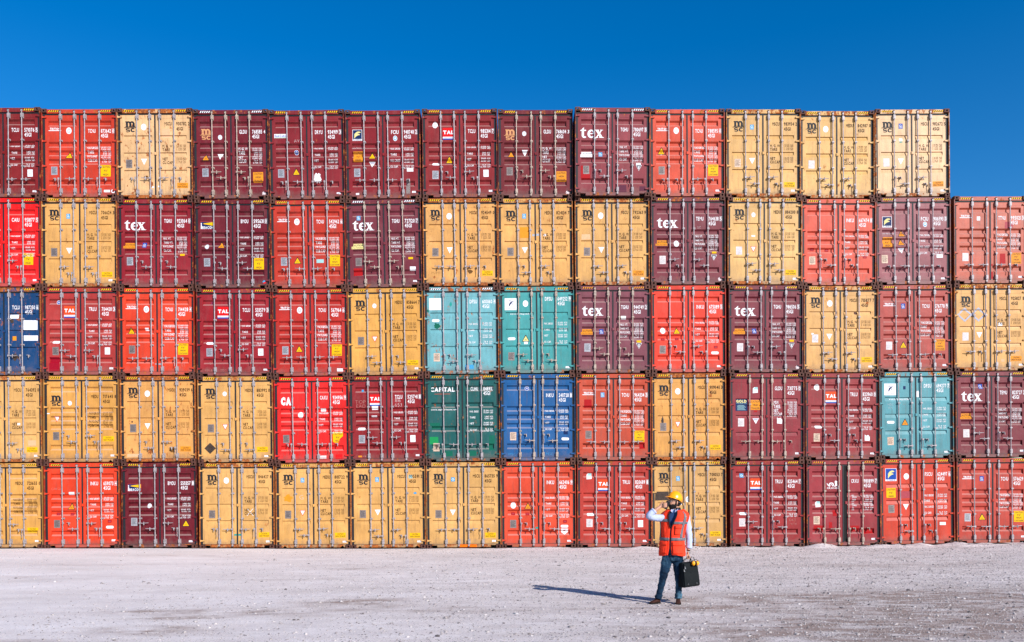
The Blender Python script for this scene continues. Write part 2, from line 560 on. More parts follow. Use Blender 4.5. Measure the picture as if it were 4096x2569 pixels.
def bar_mesh(mat):
    mb = MB()
    mb.tube([(0, 0, .085), (0, 0, 2.80)], 0.0172, 10)
    ya = YD - 0.022       # face plane relative to bar axis at y=0 is ~0.048
    for z in (0.215, 2.63):     # big brackets
        mb.box(-.030, .044, -.024, .046, z - .055, z + .075)
        mb.box(.010, .050, .018, .047, z - .075, z + .095)
        mb.box(-.016, .020, -.030, -.024, z - .03, z + .05)
    for z in (1.01, 1.86):      # guides
        mb.box(-.024, .048, -.021, .046, z - .018, z + .018)
        mb.box(.024, .056, .030, .047, z - .030, z + .030)
    # cams
    for z, sg in ((0.095, 1), (2.80, -1)):
        mb.box(-.026, .026, -.020, .026, z - .030, z + .030)
        mb.box(-.034, .010, -.026, .012, z - .052 if sg > 0 else z + .022, z - .022 if sg > 0 else z + .048, 1)
        mb.box(-.020, .040, .010, .030, z - .045 if sg > 0 else z + .012, z - .012 if sg > 0 else z + .045, 1)
    return mb.mesh('locking_bar', [mat, M['hook']])

def handle_mesh(direction, mat):
    """direction 'L','R': closed handle; 'D': hanging down"""
    mb = MB()
    if direction == 'D':
        mb.box(-.040, .012, -.034, -.004, -.022, .034)
        mb.tube([(-.016, -.026, 0), (-.020, -.036, -.09), (-.012, -.030, -.16), (-.020, -.034, -.27)], [.016, .012, .011, .013], 8, flat=.7)
    else:
        s = -1 if direction == 'L' else 1
        mb.box(-.030, .030, -.030, .022, -.030, .030)
        mb.tube([(s * .02, -.020, .002), (s * .10, -.028, -.006), (s * .17, -.030, 0), (s * .295, -.026, .010)], [.017, .014, .014, .010], 8)
        mb.box(s * .145 - .020, s * .145 + .020, -.042, .046, -.016, .016)
        mb.tube([(s * .145, -.040, .045), (s * .145, -.046, -.050)], .013, 8)
        mb.ellipsoid((s * .145, -.040, -.052), .020, .014, .018, 10, 6)
    return mb.mesh('lock_handle', [mat])

def catch_mesh(mat):
    mb = MB()
    mb.box(-.045, .028, -.006, .048, .012, .030)
    mb.box(.004, .034, -.020, .048, -.030, .030)
    mb.tube([(.020, -.022, .02), (.022, -.030, -.045), (.030, -.022, -.075)], [.012, .013, .010], 8)
    mb.ellipsoid((-.045, 0, .020), .014, .014, .012, 8, 6)
    return mb.mesh('handle_catch', [mat])

def hinge_mesh(side):
    mb = MB()
    s = side
    a, b = sorted((s * 1.075, s * 1.213))
    zc = 0.028
    mb.prism_y([(s * 1.075, -.018), (s * 1.205, -zc), (s * 1.205, zc), (s * 1.075, .018)][::s], .028, .069)
    mb.tube([(s * 1.200, .022, -.036), (s * 1.200, .022, .036)], .017, 8)
    return mb.mesh('hinge', [M['fitting']])

def gasket_mesh(side, wide=0.0):
    mb = MB()
    s = side
    y0, y1 = YD - .012, YD + .06
    def bx(xa, xb, za, zb):
        a, b = sorted((s * xa, s * xb)); mb.box(a, b, y0, y1, za, zb)
    bx(-0.0 + .001, .0215 + wide, .128, 2.745)
    bx(1.1352, 1.203, .128, 2.745)
    bx(.0215 + wide, 1.1352, 2.7102, 2.745)
    bx(.0215 + wide, 1.1352, .122, .1398)
    return mb.mesh('door_gasket', [M['gasket']])

def hazard_mesh(mat):
    mb = MB()
    y = .027
    mb.add([(-.175, y, -.03), (.175, y, -.03), (.175, y, .03), (-.175, y, .03)], [(0, 1, 2, 3)], 0)
    for i in range(5):
        x = -.165 + i * .069
        mb.add([(x - .012, y - .002, -.028), (x + .024, y - .002, -.028), (x + .056, y - .002, .028), (x + .020, y - .002, .028)], [(0, 1, 2, 3)], 1)
    return mb.mesh('hazard_stripe', [M['black'], M[mat]])

ME = {}
for t in PROF:
    for s in (-1, 1): ME['door', t, s] = door_mesh(s, t)
for n in ('trap', 'rect'): ME['body', n] = body_mesh(n)
ME['cast'] = casting_mesh()
for g in ('galv', 'galv_dirty'):
    ME['bar', g] = bar_mesh(M[g]); ME['catch', g] = catch_mesh(M[g])
    for d in 'LRD': ME['handle', d, g] = handle_mesh(d, M[g])
for s in (-1, 1):
    ME['hinge', s] = hinge_mesh(s); ME['gasket', s] = gasket_mesh(s)
for m in ('yellow', 'white', 'orange'): ME['haz', m] = hazard_mesh(m)

# measured stack: centre x, bottom z, top z, tilt (degrees) of every container, rows from the top
POS = {
    0: [(-16.727, 11.605, 14.553, 0.0), (-14.235, 11.603, 14.504, -0.0), (-11.769, 11.553, 14.51, 0.3), (-9.277, 11.534, 14.466, 0.4), (-6.784, 11.504, 14.45, 1.01), (-4.29, 11.523, 14.441, 0.81), (-1.775, 11.557, 14.473, 0.4), (0.705, 11.543, 14.446, -0.11), (3.223, 11.55, 14.521, -0.61), (5.72, 11.567, 14.461, -0.11), (8.232, 11.548, 14.46, -0.31), (10.683, 11.497, 14.396, -0.21), (13.179, 11.541, 14.439, 0.3)],
    1: [(-16.745, 8.678, 11.605, 0.0), (-14.261, 8.664, 11.603, -0.27), (-11.777, 8.644, 11.553, -0.17), (-9.264, 8.613, 11.534, 0.03), (-6.768, 8.599, 11.504, 0.74), (-4.276, 8.61, 11.523, 1.26), (-1.776, 8.641, 11.557, 0.44), (0.697, 8.637, 11.543, 0.35), (3.22, 8.655, 11.55, 0.03), (5.726, 8.658, 11.567, -0.17), (8.255, 8.652, 11.548, -0.57), (10.724, 8.617, 11.497, -0.27), (13.211, 8.64, 11.541, 0.24), (15.778, 8.659, 11.562, 0.0)],
    2: [(-16.759, 5.783, 8.678, 0.0), (-14.259, 5.776, 8.664, -0.23), (-11.767, 5.758, 8.644, -0.13), (-9.233, 5.728, 8.613, 0.07), (-6.736, 5.708, 8.599, 0.28), (-4.251, 5.724, 8.61, 0.69), (-1.76, 5.748, 8.641, 0.28), (0.722, 5.758, 8.637, 0.18), (3.23, 5.755, 8.655, -0.23), (5.734, 5.759, 8.658, -0.02), (8.284, 5.748, 8.652, -0.43), (10.773, 5.734, 8.617, -0.23), (13.236, 5.761, 8.64, 0.4), (15.772, 5.766, 8.659, 0.0)],
    3: [(-16.767, 2.926, 5.783, 0.0), (-14.255, 2.92, 5.776, -0.29), (-11.741, 2.913, 5.758, 0.22), (-9.206, 2.883, 5.728, 0.22), (-6.704, 2.855, 5.708, 0.42), (-4.236, 2.865, 5.724, 0.63), (-1.744, 2.866, 5.748, 0.43), (0.737, 2.872, 5.758, -0.08), (3.236, 2.871, 5.755, -0.19), (5.728, 2.864, 5.759, 0.22), (8.308, 2.858, 5.748, -0.29), (10.818, 2.855, 5.734, -0.19), (13.279, 2.886, 5.761, 0.33), (15.807, 2.894, 5.766, 0.0)],
    4: [(-16.767, 0.124, 2.926, 0.0), (-14.259, 0.11, 2.92, -0.04), (-11.726, 0.096, 2.913, 0.16), (-9.191, 0.074, 2.883, -0.15), (-6.681, 0.048, 2.855, 0.06), (-4.218, 0.034, 2.865, 0.27), (-1.732, 0.025, 2.866, 0.06), (0.74, 0.022, 2.872, 0.06), (3.239, 0.006, 2.871, -0.45), (5.72, 0.005, 2.864, 0.37), (8.302, -0.003, 2.858, -0.14), (10.842, -0.002, 2.855, 0.06), (13.313, 0.036, 2.886, 0.7), (15.838, 0.049, 2.894, 0.0)],
}
# ------------------------------------------------------------------ logos and stickers
def arc(cx, cz, rx, rz, a0, a1, n=10):
    return [(cx + rx * math.cos(R(a0 + (a1 - a0) * i / n)), cz + rz * math.sin(R(a0 + (a1 - a0) * i / n))) for i in range(n + 1)]

def band(o, i): return o + i[::-1]

def logo_msc(d, z0, mi=0):
    x0 = -1.00; u = 0.001
    z = z0
    # slab serif m
    for cx in (-.925, -.815, -.705):
        d.rect(cx - .033, cx + .033, z, z + .12, mi)
        d.rect(cx - .047, cx + .047, z, z + .028, mi)
    for cx in (-.872, -.760):
        d.poly(band(arc(cx - .002, z + .090, .088, .096, -5, 180), arc(cx - .004, z + .090, .028, .050, -5, 180)), mi)
    d.rect(-.978, -.905, z + .152, z + .182, mi)
    d.rect(-.958, -.895, z + .08, z + .182, mi)
    d.rect(-1.02, -.625, z - .024, z - .009, mi)
    cz = z - .098
    d.poly(band(arc(-.735, cz, .078, .068, 35, 325, 16), arc(-.731, cz, .036, .034, 42, 318, 16)), mi)
    sx = -.895
    d.poly(band(arc(sx, cz + .032, .072, .036, 20, 250, 12), arc(sx, cz + .032, .034, .012, 20, 250, 12)), mi)
    d.poly(band(arc(sx, cz - .032, .072, .036, -160, 70, 12), arc(sx, cz - .032, .034, .012, -160, 70, 12)), mi)
    d.rect(sx - .055, sx + .055, cz - .016, cz + .016, mi)

def logo_tex(d, x0, z0, s=1.0, sp=1.0):
    """white serif tex, x-height .24"""
    def P(pts, ox): d.poly([(x0 + (ox + x) * s, z0 + z * s) for x, z in pts], 0)
    # t
    P([(0.055, .06), (.125, .06), (.125, .33), (.055, .265)], 0)
    P([(0, .215), (.19, .215), (.19, .25), (.03, .25)], 0)
    P(band(arc(.135, .075, .08, .08, 180, 320), arc(.145, .075, .022, .032, 180, 320)), 0)
    # e
    ox = .235 * sp
    P(band(arc(.11, .125, .115, .132, 8, 325, 22), arc(.12, .125, .048, .085, 8, 318, 22)), ox)
    P([(.05, .118), (.225, .118), (.225, .145), (.05, .145)], ox)
    # x
    ox = .45 * sp
    P([(.03, .24), (.115, .24), (.255, .01), (.165, .01)], ox)
    P([(.20, .24), (.235, .24), (.075, .01), (.035, .01)], ox)
    for a, b, z in ((.0, .135, .232), (.165, .26, .232), (.0, .105, 0), (.135, .275, 0)):
        P([(a, z), (b, z), (b, z + .020), (a, z + .020)], ox)
    d.oval(x0 + .735 * s * (1 + (sp - 1) * .6), z0 + .012, .010, .010, 0)

def rtext(d, words, x, z, mi, h, dz, w=None, bold=.01, align='C'):
    for i, t in enumerate(words): d.text(t, x, z - i * dz, h, w, mi, bold, align)

STK = {}
def sticker(fn): STK[fn.__name__] = fn; return fn

@sticker
def circ(o, d, x=-.36, z=2.31): d.oval(x, z, .088, .105, 0); return 'round_sticker', ['white']
@sticker
def circ_t(o, d, x=-.36, z=2.31):
    d.oval(x, z, .068, .078, 0); d.oval(x, z, .052, .060, 1, .0045); d.oval(x, z, .046, .054, 0, .005)
    d.text('T', x, z - .024, .048, .045, 1, .02, 'C', .0056); return 'round_sticker', ['white', 'sky_blue']
@sticker
def oval(o, d, x=-.36, z=2.20):
    d.oval(x, z, .088, .108, 0); d.oval(x, z, .048, .066, 1, .0045); d.oval(x, z, .026, .044, 0, .005)
    return 'oval_emblem', ['white', 'plate']
@sticker
def oval_blue(o, d, x, z):
    d.oval(x, z, .068, .088, 0); d.oval(x, z, .050, .068, 1, .0045); d.oval(x, z, .024, .040, 0, .005)
    return 'oval_emblem', ['white', 'sky_blue']
@sticker
def emblem(o, d, x, z):
    d.oval(x, z, .072, .072, 0); d.oval(x, z, .060, .060, 1, .0045); d.stroke([(x - .03, z - .02), (x, z + .03), (x + .03, z - .02)], .014, 0, .005)
    return 'round_emblem', ['white', 'blue']
@sticker
def gl(o, d, x=-.36, z=2.31):
    d.rect(x - .068, x + .068, z - .085, z + .085, 0)
    d.text('GL', x, z - .035, .085, .10, 1, .01, 'C'); d.rect(x - .05, x + .05, z - .065, z - .055, 1, .004)
    return 'blue_sticker', ['blue' if z > 2.3 else 'blue', 'white']
@sticker
def gl_light(o, d, x=-.36, z=2.31):
    d.rect(x - .062, x + .062, z - .080, z + .080, 0); d.text('GL', x, z - .025, .080, .09, 1, .01, 'C'); d.rect(x - .05, x + .05, z - .062, z - .052, 1, .004)
    return 'blue_sticker', ['sky_blue', 'white']
@sticker
def blue_sq(o, d, x, z):
    d.rect(x - .065, x + .065, z - .07, z + .07, 0); d.oval(x, z, .042, .036, 1, .004); d.oval(x, z, .026, .020, 0, .0046)
    return 'blue_sticker', ['sky_blue', 'white']
@sticker
def torn(o, d, x, z):
    d.poly([(x - .085, z - .10), (x + .085, z - .085), (x + .08, z + .10), (x - .03, z + .10), (x - .08, z + .06)], 0)
    d.poly([(x - .05, z + .02), (x + .085, z + .02), (x + .08, z + .10), (x - .02, z + .10)], 1)
    return 'torn_sticker', ['white', 'mint']
@sticker
def wtri(o, d, x=-.36, z=1.20):
    d.poly([(x - .098, z + .095), (x, z - .10), (x + .098, z + .095)], 0); return 'white_triangle', ['white']
@sticker
def wtri_r(o, d, x=-.36, z=1.20):
    d.poly([(x - .100, z + .095), (x, z - .105), (x + .100, z + .095)], 1); d.poly([(x - .074, z + .080), (x, z - .070), (x + .074, z + .080)], 0)
    return 'white_triangle', ['white', 'orange_red']
@sticker
def gtri(o, d, x, z):
    d.poly([(x - .105, z + .095), (x, z - .095), (x + .105, z + .095)], 0); d.poly([(x - .085, z + .084), (x - .045, z + .02), (x + .045, z + .02), (x + .085, z + .084)], 1)
    return 'grey_triangle', ['white', 'grey_tri']
@sticker
def btri(o, d, x, z):
    d.poly([(x - .100, z + .09), (x, z - .095), (x + .100, z + .09)], 1); d.poly([(x - .082, z + .078), (x, z - .072), (x + .082, z + .078)], 0)
    d.rect(x - .035, x + .035, z + .02, z + .045, 1); d.rect(x - .02, x + .02, z - .03, z + .01, 1)
    return 'black_triangle', ['black', 'white']
@sticker
def ytri(o, d, x=-.36, z=1.41, m='yellow'):
    d.poly([(x - .125, z - .105), (x + .125, z - .105), (x + .012, z + .115), (x - .012, z + .115)], 1)
    d.poly([(x - .100, z - .088), (x + .100, z - .088), (x, z + .090)], 0)
    d.rect(x - .03, x + .03, z - .035, z - .028, 1); d.rect(x - .035, x + .035, z - .055, z - .048, 1)
    return 'warning_triangle', [m, 'black']
@sticker
def otri(o, d, x, z): return ytri(o, d, x, z, 'orange')
@sticker
def btri_bolt(o, d, x, z):
    ytri(o, d, x, z); d.poly([(x - .01, z - .02), (x + .035, z + .02), (x + .01, z + .02), (x + .02, z + .05), (x - .035, z), (x - .005, z)], 1, .006)
    return 'warning_triangle', ['orange', 'black']
@sticker
def plate(o, d, x=-.855, z=.88, m='plate', w=.205, h=.27):
    d.rect(x - w / 2, x + w / 2, z - h / 2, z + h / 2, 0)
    for i in range(8): d.rect(x - w * .38, x + w * (.38 - .1 * (i % 3)), z + h * (.36 - i * .095), z + h * (.36 - i * .095) + .008, 1)
    return 'data_plate', [m, 'gasket']
@sticker
def plate_d(o, d, x=-.855, z=.88): return plate(o, d, x, z, 'plate_dark')
@sticker
def plate_r(o, d, x=-.855, z=.88): return plate(o, d, x, z, 'plate_rust')
@sticker
def plate_w(o, d, x=-.855, z=.88):
    plate(o, d, x, z); return 'data_plate', ['white_old', 'plate']
@sticker
def cau_s(o, d, x=.872, z=.435, m='yellow'):
    d.rect(x - .178, x + .178, z - .085, z + .085, 0)
    d.text('CAUTION', x, z + .012, .050, .20, 1, .01, 'C', .0045); d.text('HIGH TRAILER', x, z - .062, .050, .32, 1, .01, 'C', .0045)
    return 'caution_label', [m, 'black']
@sticker
def cau_so(o, d, x=.872, z=.435): return cau_s(o, d, x, z, 'orange')
@sticker
def cau_96(o, d, x=.845, z=.90, m='yellow', last=('CAUTION', '9\'6"', 'HIGH'), w=.165, h=.185):
    d.rect(x - w, x + w, z - h, z + h, 0)
    n = len(last)
    for i, t in enumerate(last):
        zz = z + h - (i + .78) * 2 * h / n
        d.text(t, x, zz, min(.070, 1.1 * h / n), {'CAUTION': .27, 'HIGH': .17, '9\'6"': .12, 'CONTAINER': .30, 'TRAILER': .28}[t], 1, .01, 'C', .0045)
    return 'caution_label', [m, 'black']
@sticker
def cau_96c(o, d, x=.845, z=.90, m='yellow'): return cau_96(o, d, x, z, m, ('CAUTION', '9\'6"', 'HIGH', 'CONTAINER'))
@sticker
def cau_96co(o, d, x=.845, z=.90): return cau_96c(o, d, x, z, 'orange')
@sticker
def cau_h(o, d, x=.86, z=.72, m='orange'): return cau_96(o, d, x, z, m, ('CAUTION', 'HIGH', 'TRAILER'), .165, .165)
@sticker
def cau_torn(o, d, x=.845, z=.90):
    d.poly([(x - .165, z + .185), (x - .165, z - .13), (x - .12, z - .17), (x + .02, z - .17), (x + .06, z - .05), (x + .17, z + .04), (x + .165, z + .185)], 0)
    d.text('CAUTION', x, z + .085, .06, .27, 1, .01, 'C', .0045); d.text('9\'6"', x, z - .03, .06, .12, 1, .01, 'C', .0045); d.text('HIG', x - .03, z - .14, .06, .12, 1, .01, 'C', .0045)
    return 'caution_label', ['yellow', 'black']
@sticker
def cau_x(o, d, x=-.87, z=1.39, m='yellow'):
    d.rect(x - .195, x + .195, z - .095, z + .095, 0)
    d.text('CAUTION', x, z - .005, .070, .35, 1, .01, 'C', .0045); d.text('2.9m 9\'6"HIGH', x, z - .075, .040, .36, 2, .0, 'C', .0045)
    return 'caution_label', [m, 'black', 'brown_faint']
@sticker
def cau_xw(o, d, x=-.87, z=1.39): return cau_x(o, d, x, z, 'white')
@sticker
def cau_xp(o, d, x=-.87, z=1.39): return cau_x(o, d, x, z, 'pale')
@sticker
def cau_xo(o, d, x=-.87, z=1.39): return cau_x(o, d, x, z, 'orange')
@sticker
def lab(o, d, x=1.0, z=.225):
    d.rect(x - .065, x + .065, z - .030, z + .030, 0); d.rect(x - .035, x + .035, z - .010, z + .008, 1, .0045); return 'small_label', ['white', 'grey_tri']
@sticker
def lab2(o, d, x=.86, z=.225):
    d.rect(x - .10, x + .10, z - .042, z + .042, 0); d.oval(x + .20, z, .065, .062, 0); d.oval(x + .20, z, .035, .032, 1, .0045); return 'small_label', ['white', 'touch_red']
@sticker
def seal(o, d, x=1.06, z=.20):
    d.oval(x, z, .055, .058, 0); d.oval(x, z, .040, .042, 1, .0045); d.oval(x, z, .030, .032, 0, .005); return 'round_label', ['white', 'touch_red']
@sticker
def sq(o, d, x=.855, z=.80):
    d.rect(x - .085, x + .085, z - .115, z + .115, 0); d.rect(x - .05, x + .05, z - .02, z + .0, 1, .0045); return 'white_card', ['white', 'grey_tri']
@sticker
def sq_torn(o, d, x=.855, z=.80):
    d.poly([(x - .085, z - .10), (x + .08, z - .11), (x + .085, z + .02), (x + .03, z + .09), (x - .03, z + .06), (x - .085, z + .10)], 0); return 'white_card', ['white']
@sticker
def pill(o, d, x=-.80, z=1.11):
    d.pill(x, z, .25, .092, 0); d.rect(x - .08, x + .08, z + .006, z + .014, 1, .0045); d.rect(x - .06, x + .06, z - .016, z - .008, 1, .0045); return 'oblong_label', ['white', 'grey_tri']
@sticker
def wlab(o, d, x, z, w=.20, h=.095, m='white'):
    d.rect(x - w / 2, x + w / 2, z - h / 2, z + h / 2, 0); return 'paper_label', [m]
@sticker
def ylab(o, d, x, z): return wlab(o, d, x, z, .15, .07, 'yellow')
@sticker
def rlab(o, d, x, z, w=.13, h=.09):
    d.rect(x - w / 2, x + w / 2, z - h / 2, z + h / 2, 0); d.rect(x - w * .3, x + w * .3, z - h * .2, z + h * .15, 1, .0045); return 'red_label', ['touch_red', 'pink']
@sticker
def patch(o, d, x, z, w, h, m):
    d.poly([(x - w / 2, z - h / 2), (x + w / 2, z - h / 2 + .01), (x + w / 2 - .01, z + h / 2), (x - w / 2 + .01, z + h / 2)], 0, .0015); return 'paint_patch', [m]
@sticker
def blob(o, d, x, z, w, h, m):
    r = random.Random(int(x * 100) + int(z * 1000)); n = 16
    d.poly([(x + w / 2 * math.cos(2 * math.pi * i / n) * r.uniform(.6, 1.1), z + h / 2 * math.sin(2 * math.pi * i / n) * r.uniform(.6, 1.1)) for i in range(n)], 0, .0018)
    return 'paint_smear', [m]
@sticker
def chalk(o, d, x, z, t, h=.10, m='chalk'):
    d.text(t, x, z, h, None, 0, -.025, 'C', .0022, .16); return 'chalk_writing', [m]
@sticker
def diamond(o, d, x=-.85, z=.50):
    d.poly([(x - .19, z), (x, z - .19), (x + .19, z), (x, z + .19)], 0); return 'diamond_mark', ['soot']
@sticker
def smear_diamonds(o, d):
    for x in (-.86, -.40):
        d.poly(band([(x - .26, 1.90), (x, 1.66), (x + .26, 1.90), (x, 2.14), (x - .26, 1.90)], [(x - .18, 1.90), (x, 1.73), (x + .18, 1.90), (x, 2.07), (x - .18, 1.90)]), 0)
    return 'glue_marks', ['grey_tri']
@sticker
def badge(o, d, x, z):
    d.poly([(x - .12, z + .06), (x + .12, z + .06), (x + .11, z - .06), (x, z - .14), (x - .11, z - .06)], 0)
    d.poly([(x - .05, z + .01), (x + .05, z + .02), (x + .02, z - .02), (x - .03, z - .03)], 1, .0045); return 'peeling_badge', ['white', 'touch_red']
@sticker
def tape(o, d, x, z): return 'teal_tape', (d.rect(x - .05, x + .05, z - .03, z + .03, 0), ['teal'])[1]
@sticker
def marker(o, d, x=1.03, z=.20):
    d.oval(x, z, .055, .055, 0); d.poly(arc(x, z, .055, .055, 20, 200), 1, .0045); return 'round_label', ['red', 'sky_blue']

# logos that are built as a set
@sticker
def L_msc(o, d, z=2.325): logo_msc(d, z); return 'logo', ['black']
@sticker
def L_msc_low(o, d, z=2.06): logo_msc(d, z); return 'logo', ['black']
@sticker
def L_msc_tan(o, d, z=2.09): logo_msc(d, z); return 'logo', ['msc_tan']
@sticker
def L_tex(o, d, x=-1.03, z=1.90, s=1.0, sp=.93): logo_tex(d, x, z, s, sp); return 'logo', ['white']
@sticker
def L_triton(o, d, x=-.815, z=2.235):
    d.text('TRITON', x, z, .060, .33, 0, .05, 'C'); d.rect(x - .205, x + .205, z - .038, z - .016, 0); return 'logo', ['white']
@sticker
def L_tal(o, d, x=-.365, z=2.10, m='red'):
    w = .185
    d.rect(x - w, x + w, z - .195, z + .19, 1, .0022); d.rect(x - w, x + w, z - .10, z + .19, 0, .0032); d.rect(x - w, x + w, z - .195, z - .155, 2, .0032)
    d.text('TAL', x, z - .01, .105, .345, 1, .05, 'C', .0045, .06); d.rect(x - .16, x + .16, z - .135, z - .118, 3, .0035)
    return 'logo', [m, 'white', 'blue', 'grey_tri']
@sticker
def L_tal_o(o, d, x=-.365, z=2.10): return L_tal(o, d, x, z, 'orange_red')
@sticker
def L_florens(o, d, x=-.845, z=2.10, m='navy', s=1.0):
    w, h = .158 * s, .180 * s
    d.rect(x - w, x + w, z - h, z + h, 1, .0022); d.rect(x - w + .012, x + w - .012, z - h + .055, z + h - .012, 0, .0032)
    for k, (za, zb) in enumerate(((.01, .085), (-.06, .01))):
        x0 = x - .10 + k * .0; L_ = .21 - k * .03
        up = [(x0 + L_ * t, z + s * (za + (zb - za) * (t ** .6) + .045 * math.sin(t * 3.0) + .012)) for t in [i / 8 for i in range(9)]]
        lo = [(x0 + L_ * t, z + s * (za + (zb - za) * (t ** .9) + .030 * math.sin(t * 3.0) - .035 * (1 - t) * (t > 0) - .010)) for t in [i / 8 for i in range(9)]]
        d.poly(up + lo[::-1], 2, .0045 + .0003 * k)
    d.poly([(x - .105, z - .10 * s), (x - .085, z - .10 * s), (x - .03, z + .03), (x - .09, z + .05)], 2, .0052)
    d.text('FLORENS', x, z - h + .012, .030, .27, 0, .02, 'C', .004)
    return 'logo', [m, 'white', 'pale']
@sticker
def L_florens_b(o, d, x=-.87, z=2.36): return L_florens(o, d, x, z, 'blue', 1.18)
@sticker
def L_florens_w(o, d, x=-.82, z=1.70): d.text('www.florens.com', x, z, .035, .46, 0, .0, 'C'); return 'web_address', ['white']
@sticker
def L_seacube(o, d, x=-.87, z=2.08):
    d.rect(x - .21, x + .21, z - .055, z + .075, 0); d.text('SeaCube', x, z - .015, .065, .39, 1, .03, 'C'); d.rect(x - .19, x + .21, z - .046, z - .034, 2, .004)
    return 'logo', ['white', 'blue', 'green_br']
@sticker
def L_beacon(o, d, x=-.84, z=2.05):
    d.rect(x - .225, x + .225, z - .13, z + .13, 2, .0018); d.rect(x - .218, x + .218, z - .123, z + .123, 0, .0026)
    d.poly([(x - .13, z + .055), (x + .215, z - .01), (x + .215, z + .115), (x - .10, z + .075)], 1, .0035)
    d.text('BEACON', x + .02, z - .105, .080, .36, 3, .03, 'C', .0042); d.poly([(x - .205, z - .105), (x - .165, z - .105), (x - .172, z + .05), (x - .198, z + .05)], 3, .0046)
    d.rect(x - .202, x - .168, z + .055, z + .085, 3, .0046)
    return 'logo', ['navy', 'yellow', 'orange_red', 'white']
@sticker
def L_cai(o, d, x=-.81, z=1.98): d.text('CAI', x, z, .215, .40, 0, .09, 'C', .004, .08); return 'logo', ['white']
@sticker
def L_capital(o, d, x=-.66, z=2.35):
    d.text('CAPITAL', x, z, .145, .80, 0, .03, 'C', .004, .10)
    d.rect(x - .26, x + .26, z - .085, z - .075, 1); d.poly([(x - .05, z - .078), (x, z - .095), (x + .05, z - .078)], 1)
    return 'logo', ['white', 'orange_red']
@sticker
def L_capital_w(o, d): d.text('www.capital-lease.com', -.62, 1.735, .042, .86, 0, .03, 'C'); return 'web_address', ['white']
@sticker
def L_gold(o, d, x=-.83, z=1.84):
    d.rect(x - .195, x + .195, z - .20, z + .20, 0, .0026); d.text('GOLD', x, z + .08, .085, .34, 1, .05, 'C', .004); d.text('CONTAINER CORP', x, z + .035, .028, .34, 2, .0, 'C', .004)
    for i in range(6): d.rect(x - .15 + .02 * (i % 2), x + .15 - .03 * (i % 3), z - .17 + i * .030, z - .158 + i * .030, 2, .004)
    return 'logo', ['navy', 'pale', 'mint']
@sticker
def L_dolphin(o, d, x=-.86, z=2.33):
    d.rect(x - .195, x + .195, z - .195, z + .195, 0, .0022)
    d.poly([(x - .06, z - .03), (x - .03, z + .05), (x + .03, z + .09), (x + .12, z + .10), (x + .05, z + .055), (x + .01, z + .01), (x - .03, z - .05), (x - .05, z - .09)], 1, .0036)
    d.poly([(x - .08, z + .10), (x - .02, z + .13), (x + .06, z + .08), (x + .02, z + .10)], 1, .004)
    d.poly([(x + .03, z + .02), (x + .07, z - .03), (x + .06, z + .03)], 1, .0043)
    d.text('DONG FANG', x, z - .165, .032, .33, 1, .0, 'C', .004)
    return 'logo', ['white', 'navy']
@sticker
def L_dong_w(o, d): d.text('www.dong-fang.com.hk', -.56, 1.985, .045, .66, 0, .02, 'C'); return 'web_address', ['white']
@sticker
def L_white_sq(o, d, x=-.86, z=2.33):
    d.rect(x - .195, x + .195, z - .195, z + .195, 0, .0022); return 'blank_sign', ['white']
@sticker
def L_cronos(o, d, x=-.35, z=2.08):
    d.text('CRONOS', x, z - .14, .048, .40, 0, .03, 'C')
    d.poly(band(arc(x - .05, z, .085, .075, -60, 230, 16), arc(x - .05, z, .045, .040, -60, 230, 16)), 0)
    d.oval(x - .05, z, .02, .018, 0)
    d.poly([(x - .20, z + .06), (x - .13, z - .02), (x - .08, z - .07), (x - .15, z - .05), (x - .20, z + .02)], 0)
    d.poly([(x + .02, z - .06), (x + .08, z - .01), (x + .06, z + .10), (x + .10, z + .14), (x + .17, z + .09), (x + .13, z + .07), (x + .15, z + .0), (x + .10, z - .06)], 0)
    d.stroke([(x + .12, z - .03), (x + .19, z - .05), (x + .18, z - .08)], .018, 0)
    return 'logo', ['white']

def serial(o, typ, code, num, chk, prof, white, low=0, boxed=True):
    """owner code, number, size code, check digit"""
    d = Decal()
    mats = ['white' if white else 'brown', 'white']
    zz, h, bold = (2.13, .118, .018) if white else (2.37, .104, .026)
    zz += low
    if white:
        e = Decal(); e.text(code, .515, zz, h, .245, 0, bold, 'R'); d.text(num, .69, zz, h, .325, 0, bold); d.text('45G1', .69, zz - .155, h, .225, 0, bold)
        g = Decal(); g.text(chk, 1.091, zz + .005, h - .01, .042 if chk == '1' else .052, 0, .02, 'C', .0032)
        if boxed:
            x0, x1, z0, z1 = 1.052, 1.130, zz - .018, zz + h + .018
            for a, b, c, q in ((x0, x1, z0, z0 + .007), (x0, x1, z1 - .007, z1), (x0, x0 + .006, z0, z1), (x1 - .006, x1, z0, z1)): g.rect(a, b, c, q, 0, .0028)
    else:
        e = Decal(); e.text(code, .545, zz, h, .235, 0, bold, 'R'); d.text(num, .695, zz, h, .335, 0, bold); d.text('45G1', .695, zz - .165, h, .22, 0, bold)
        g = Decal(); g.text(chk, 1.10, zz, h, .035 if chk == '1' else .048, 0, bold, 'C')
    d.build('serial_number', mats, prof, o); e.build('owner_code', mats, prof, o); g.build('check_digit', mats, prof, o)

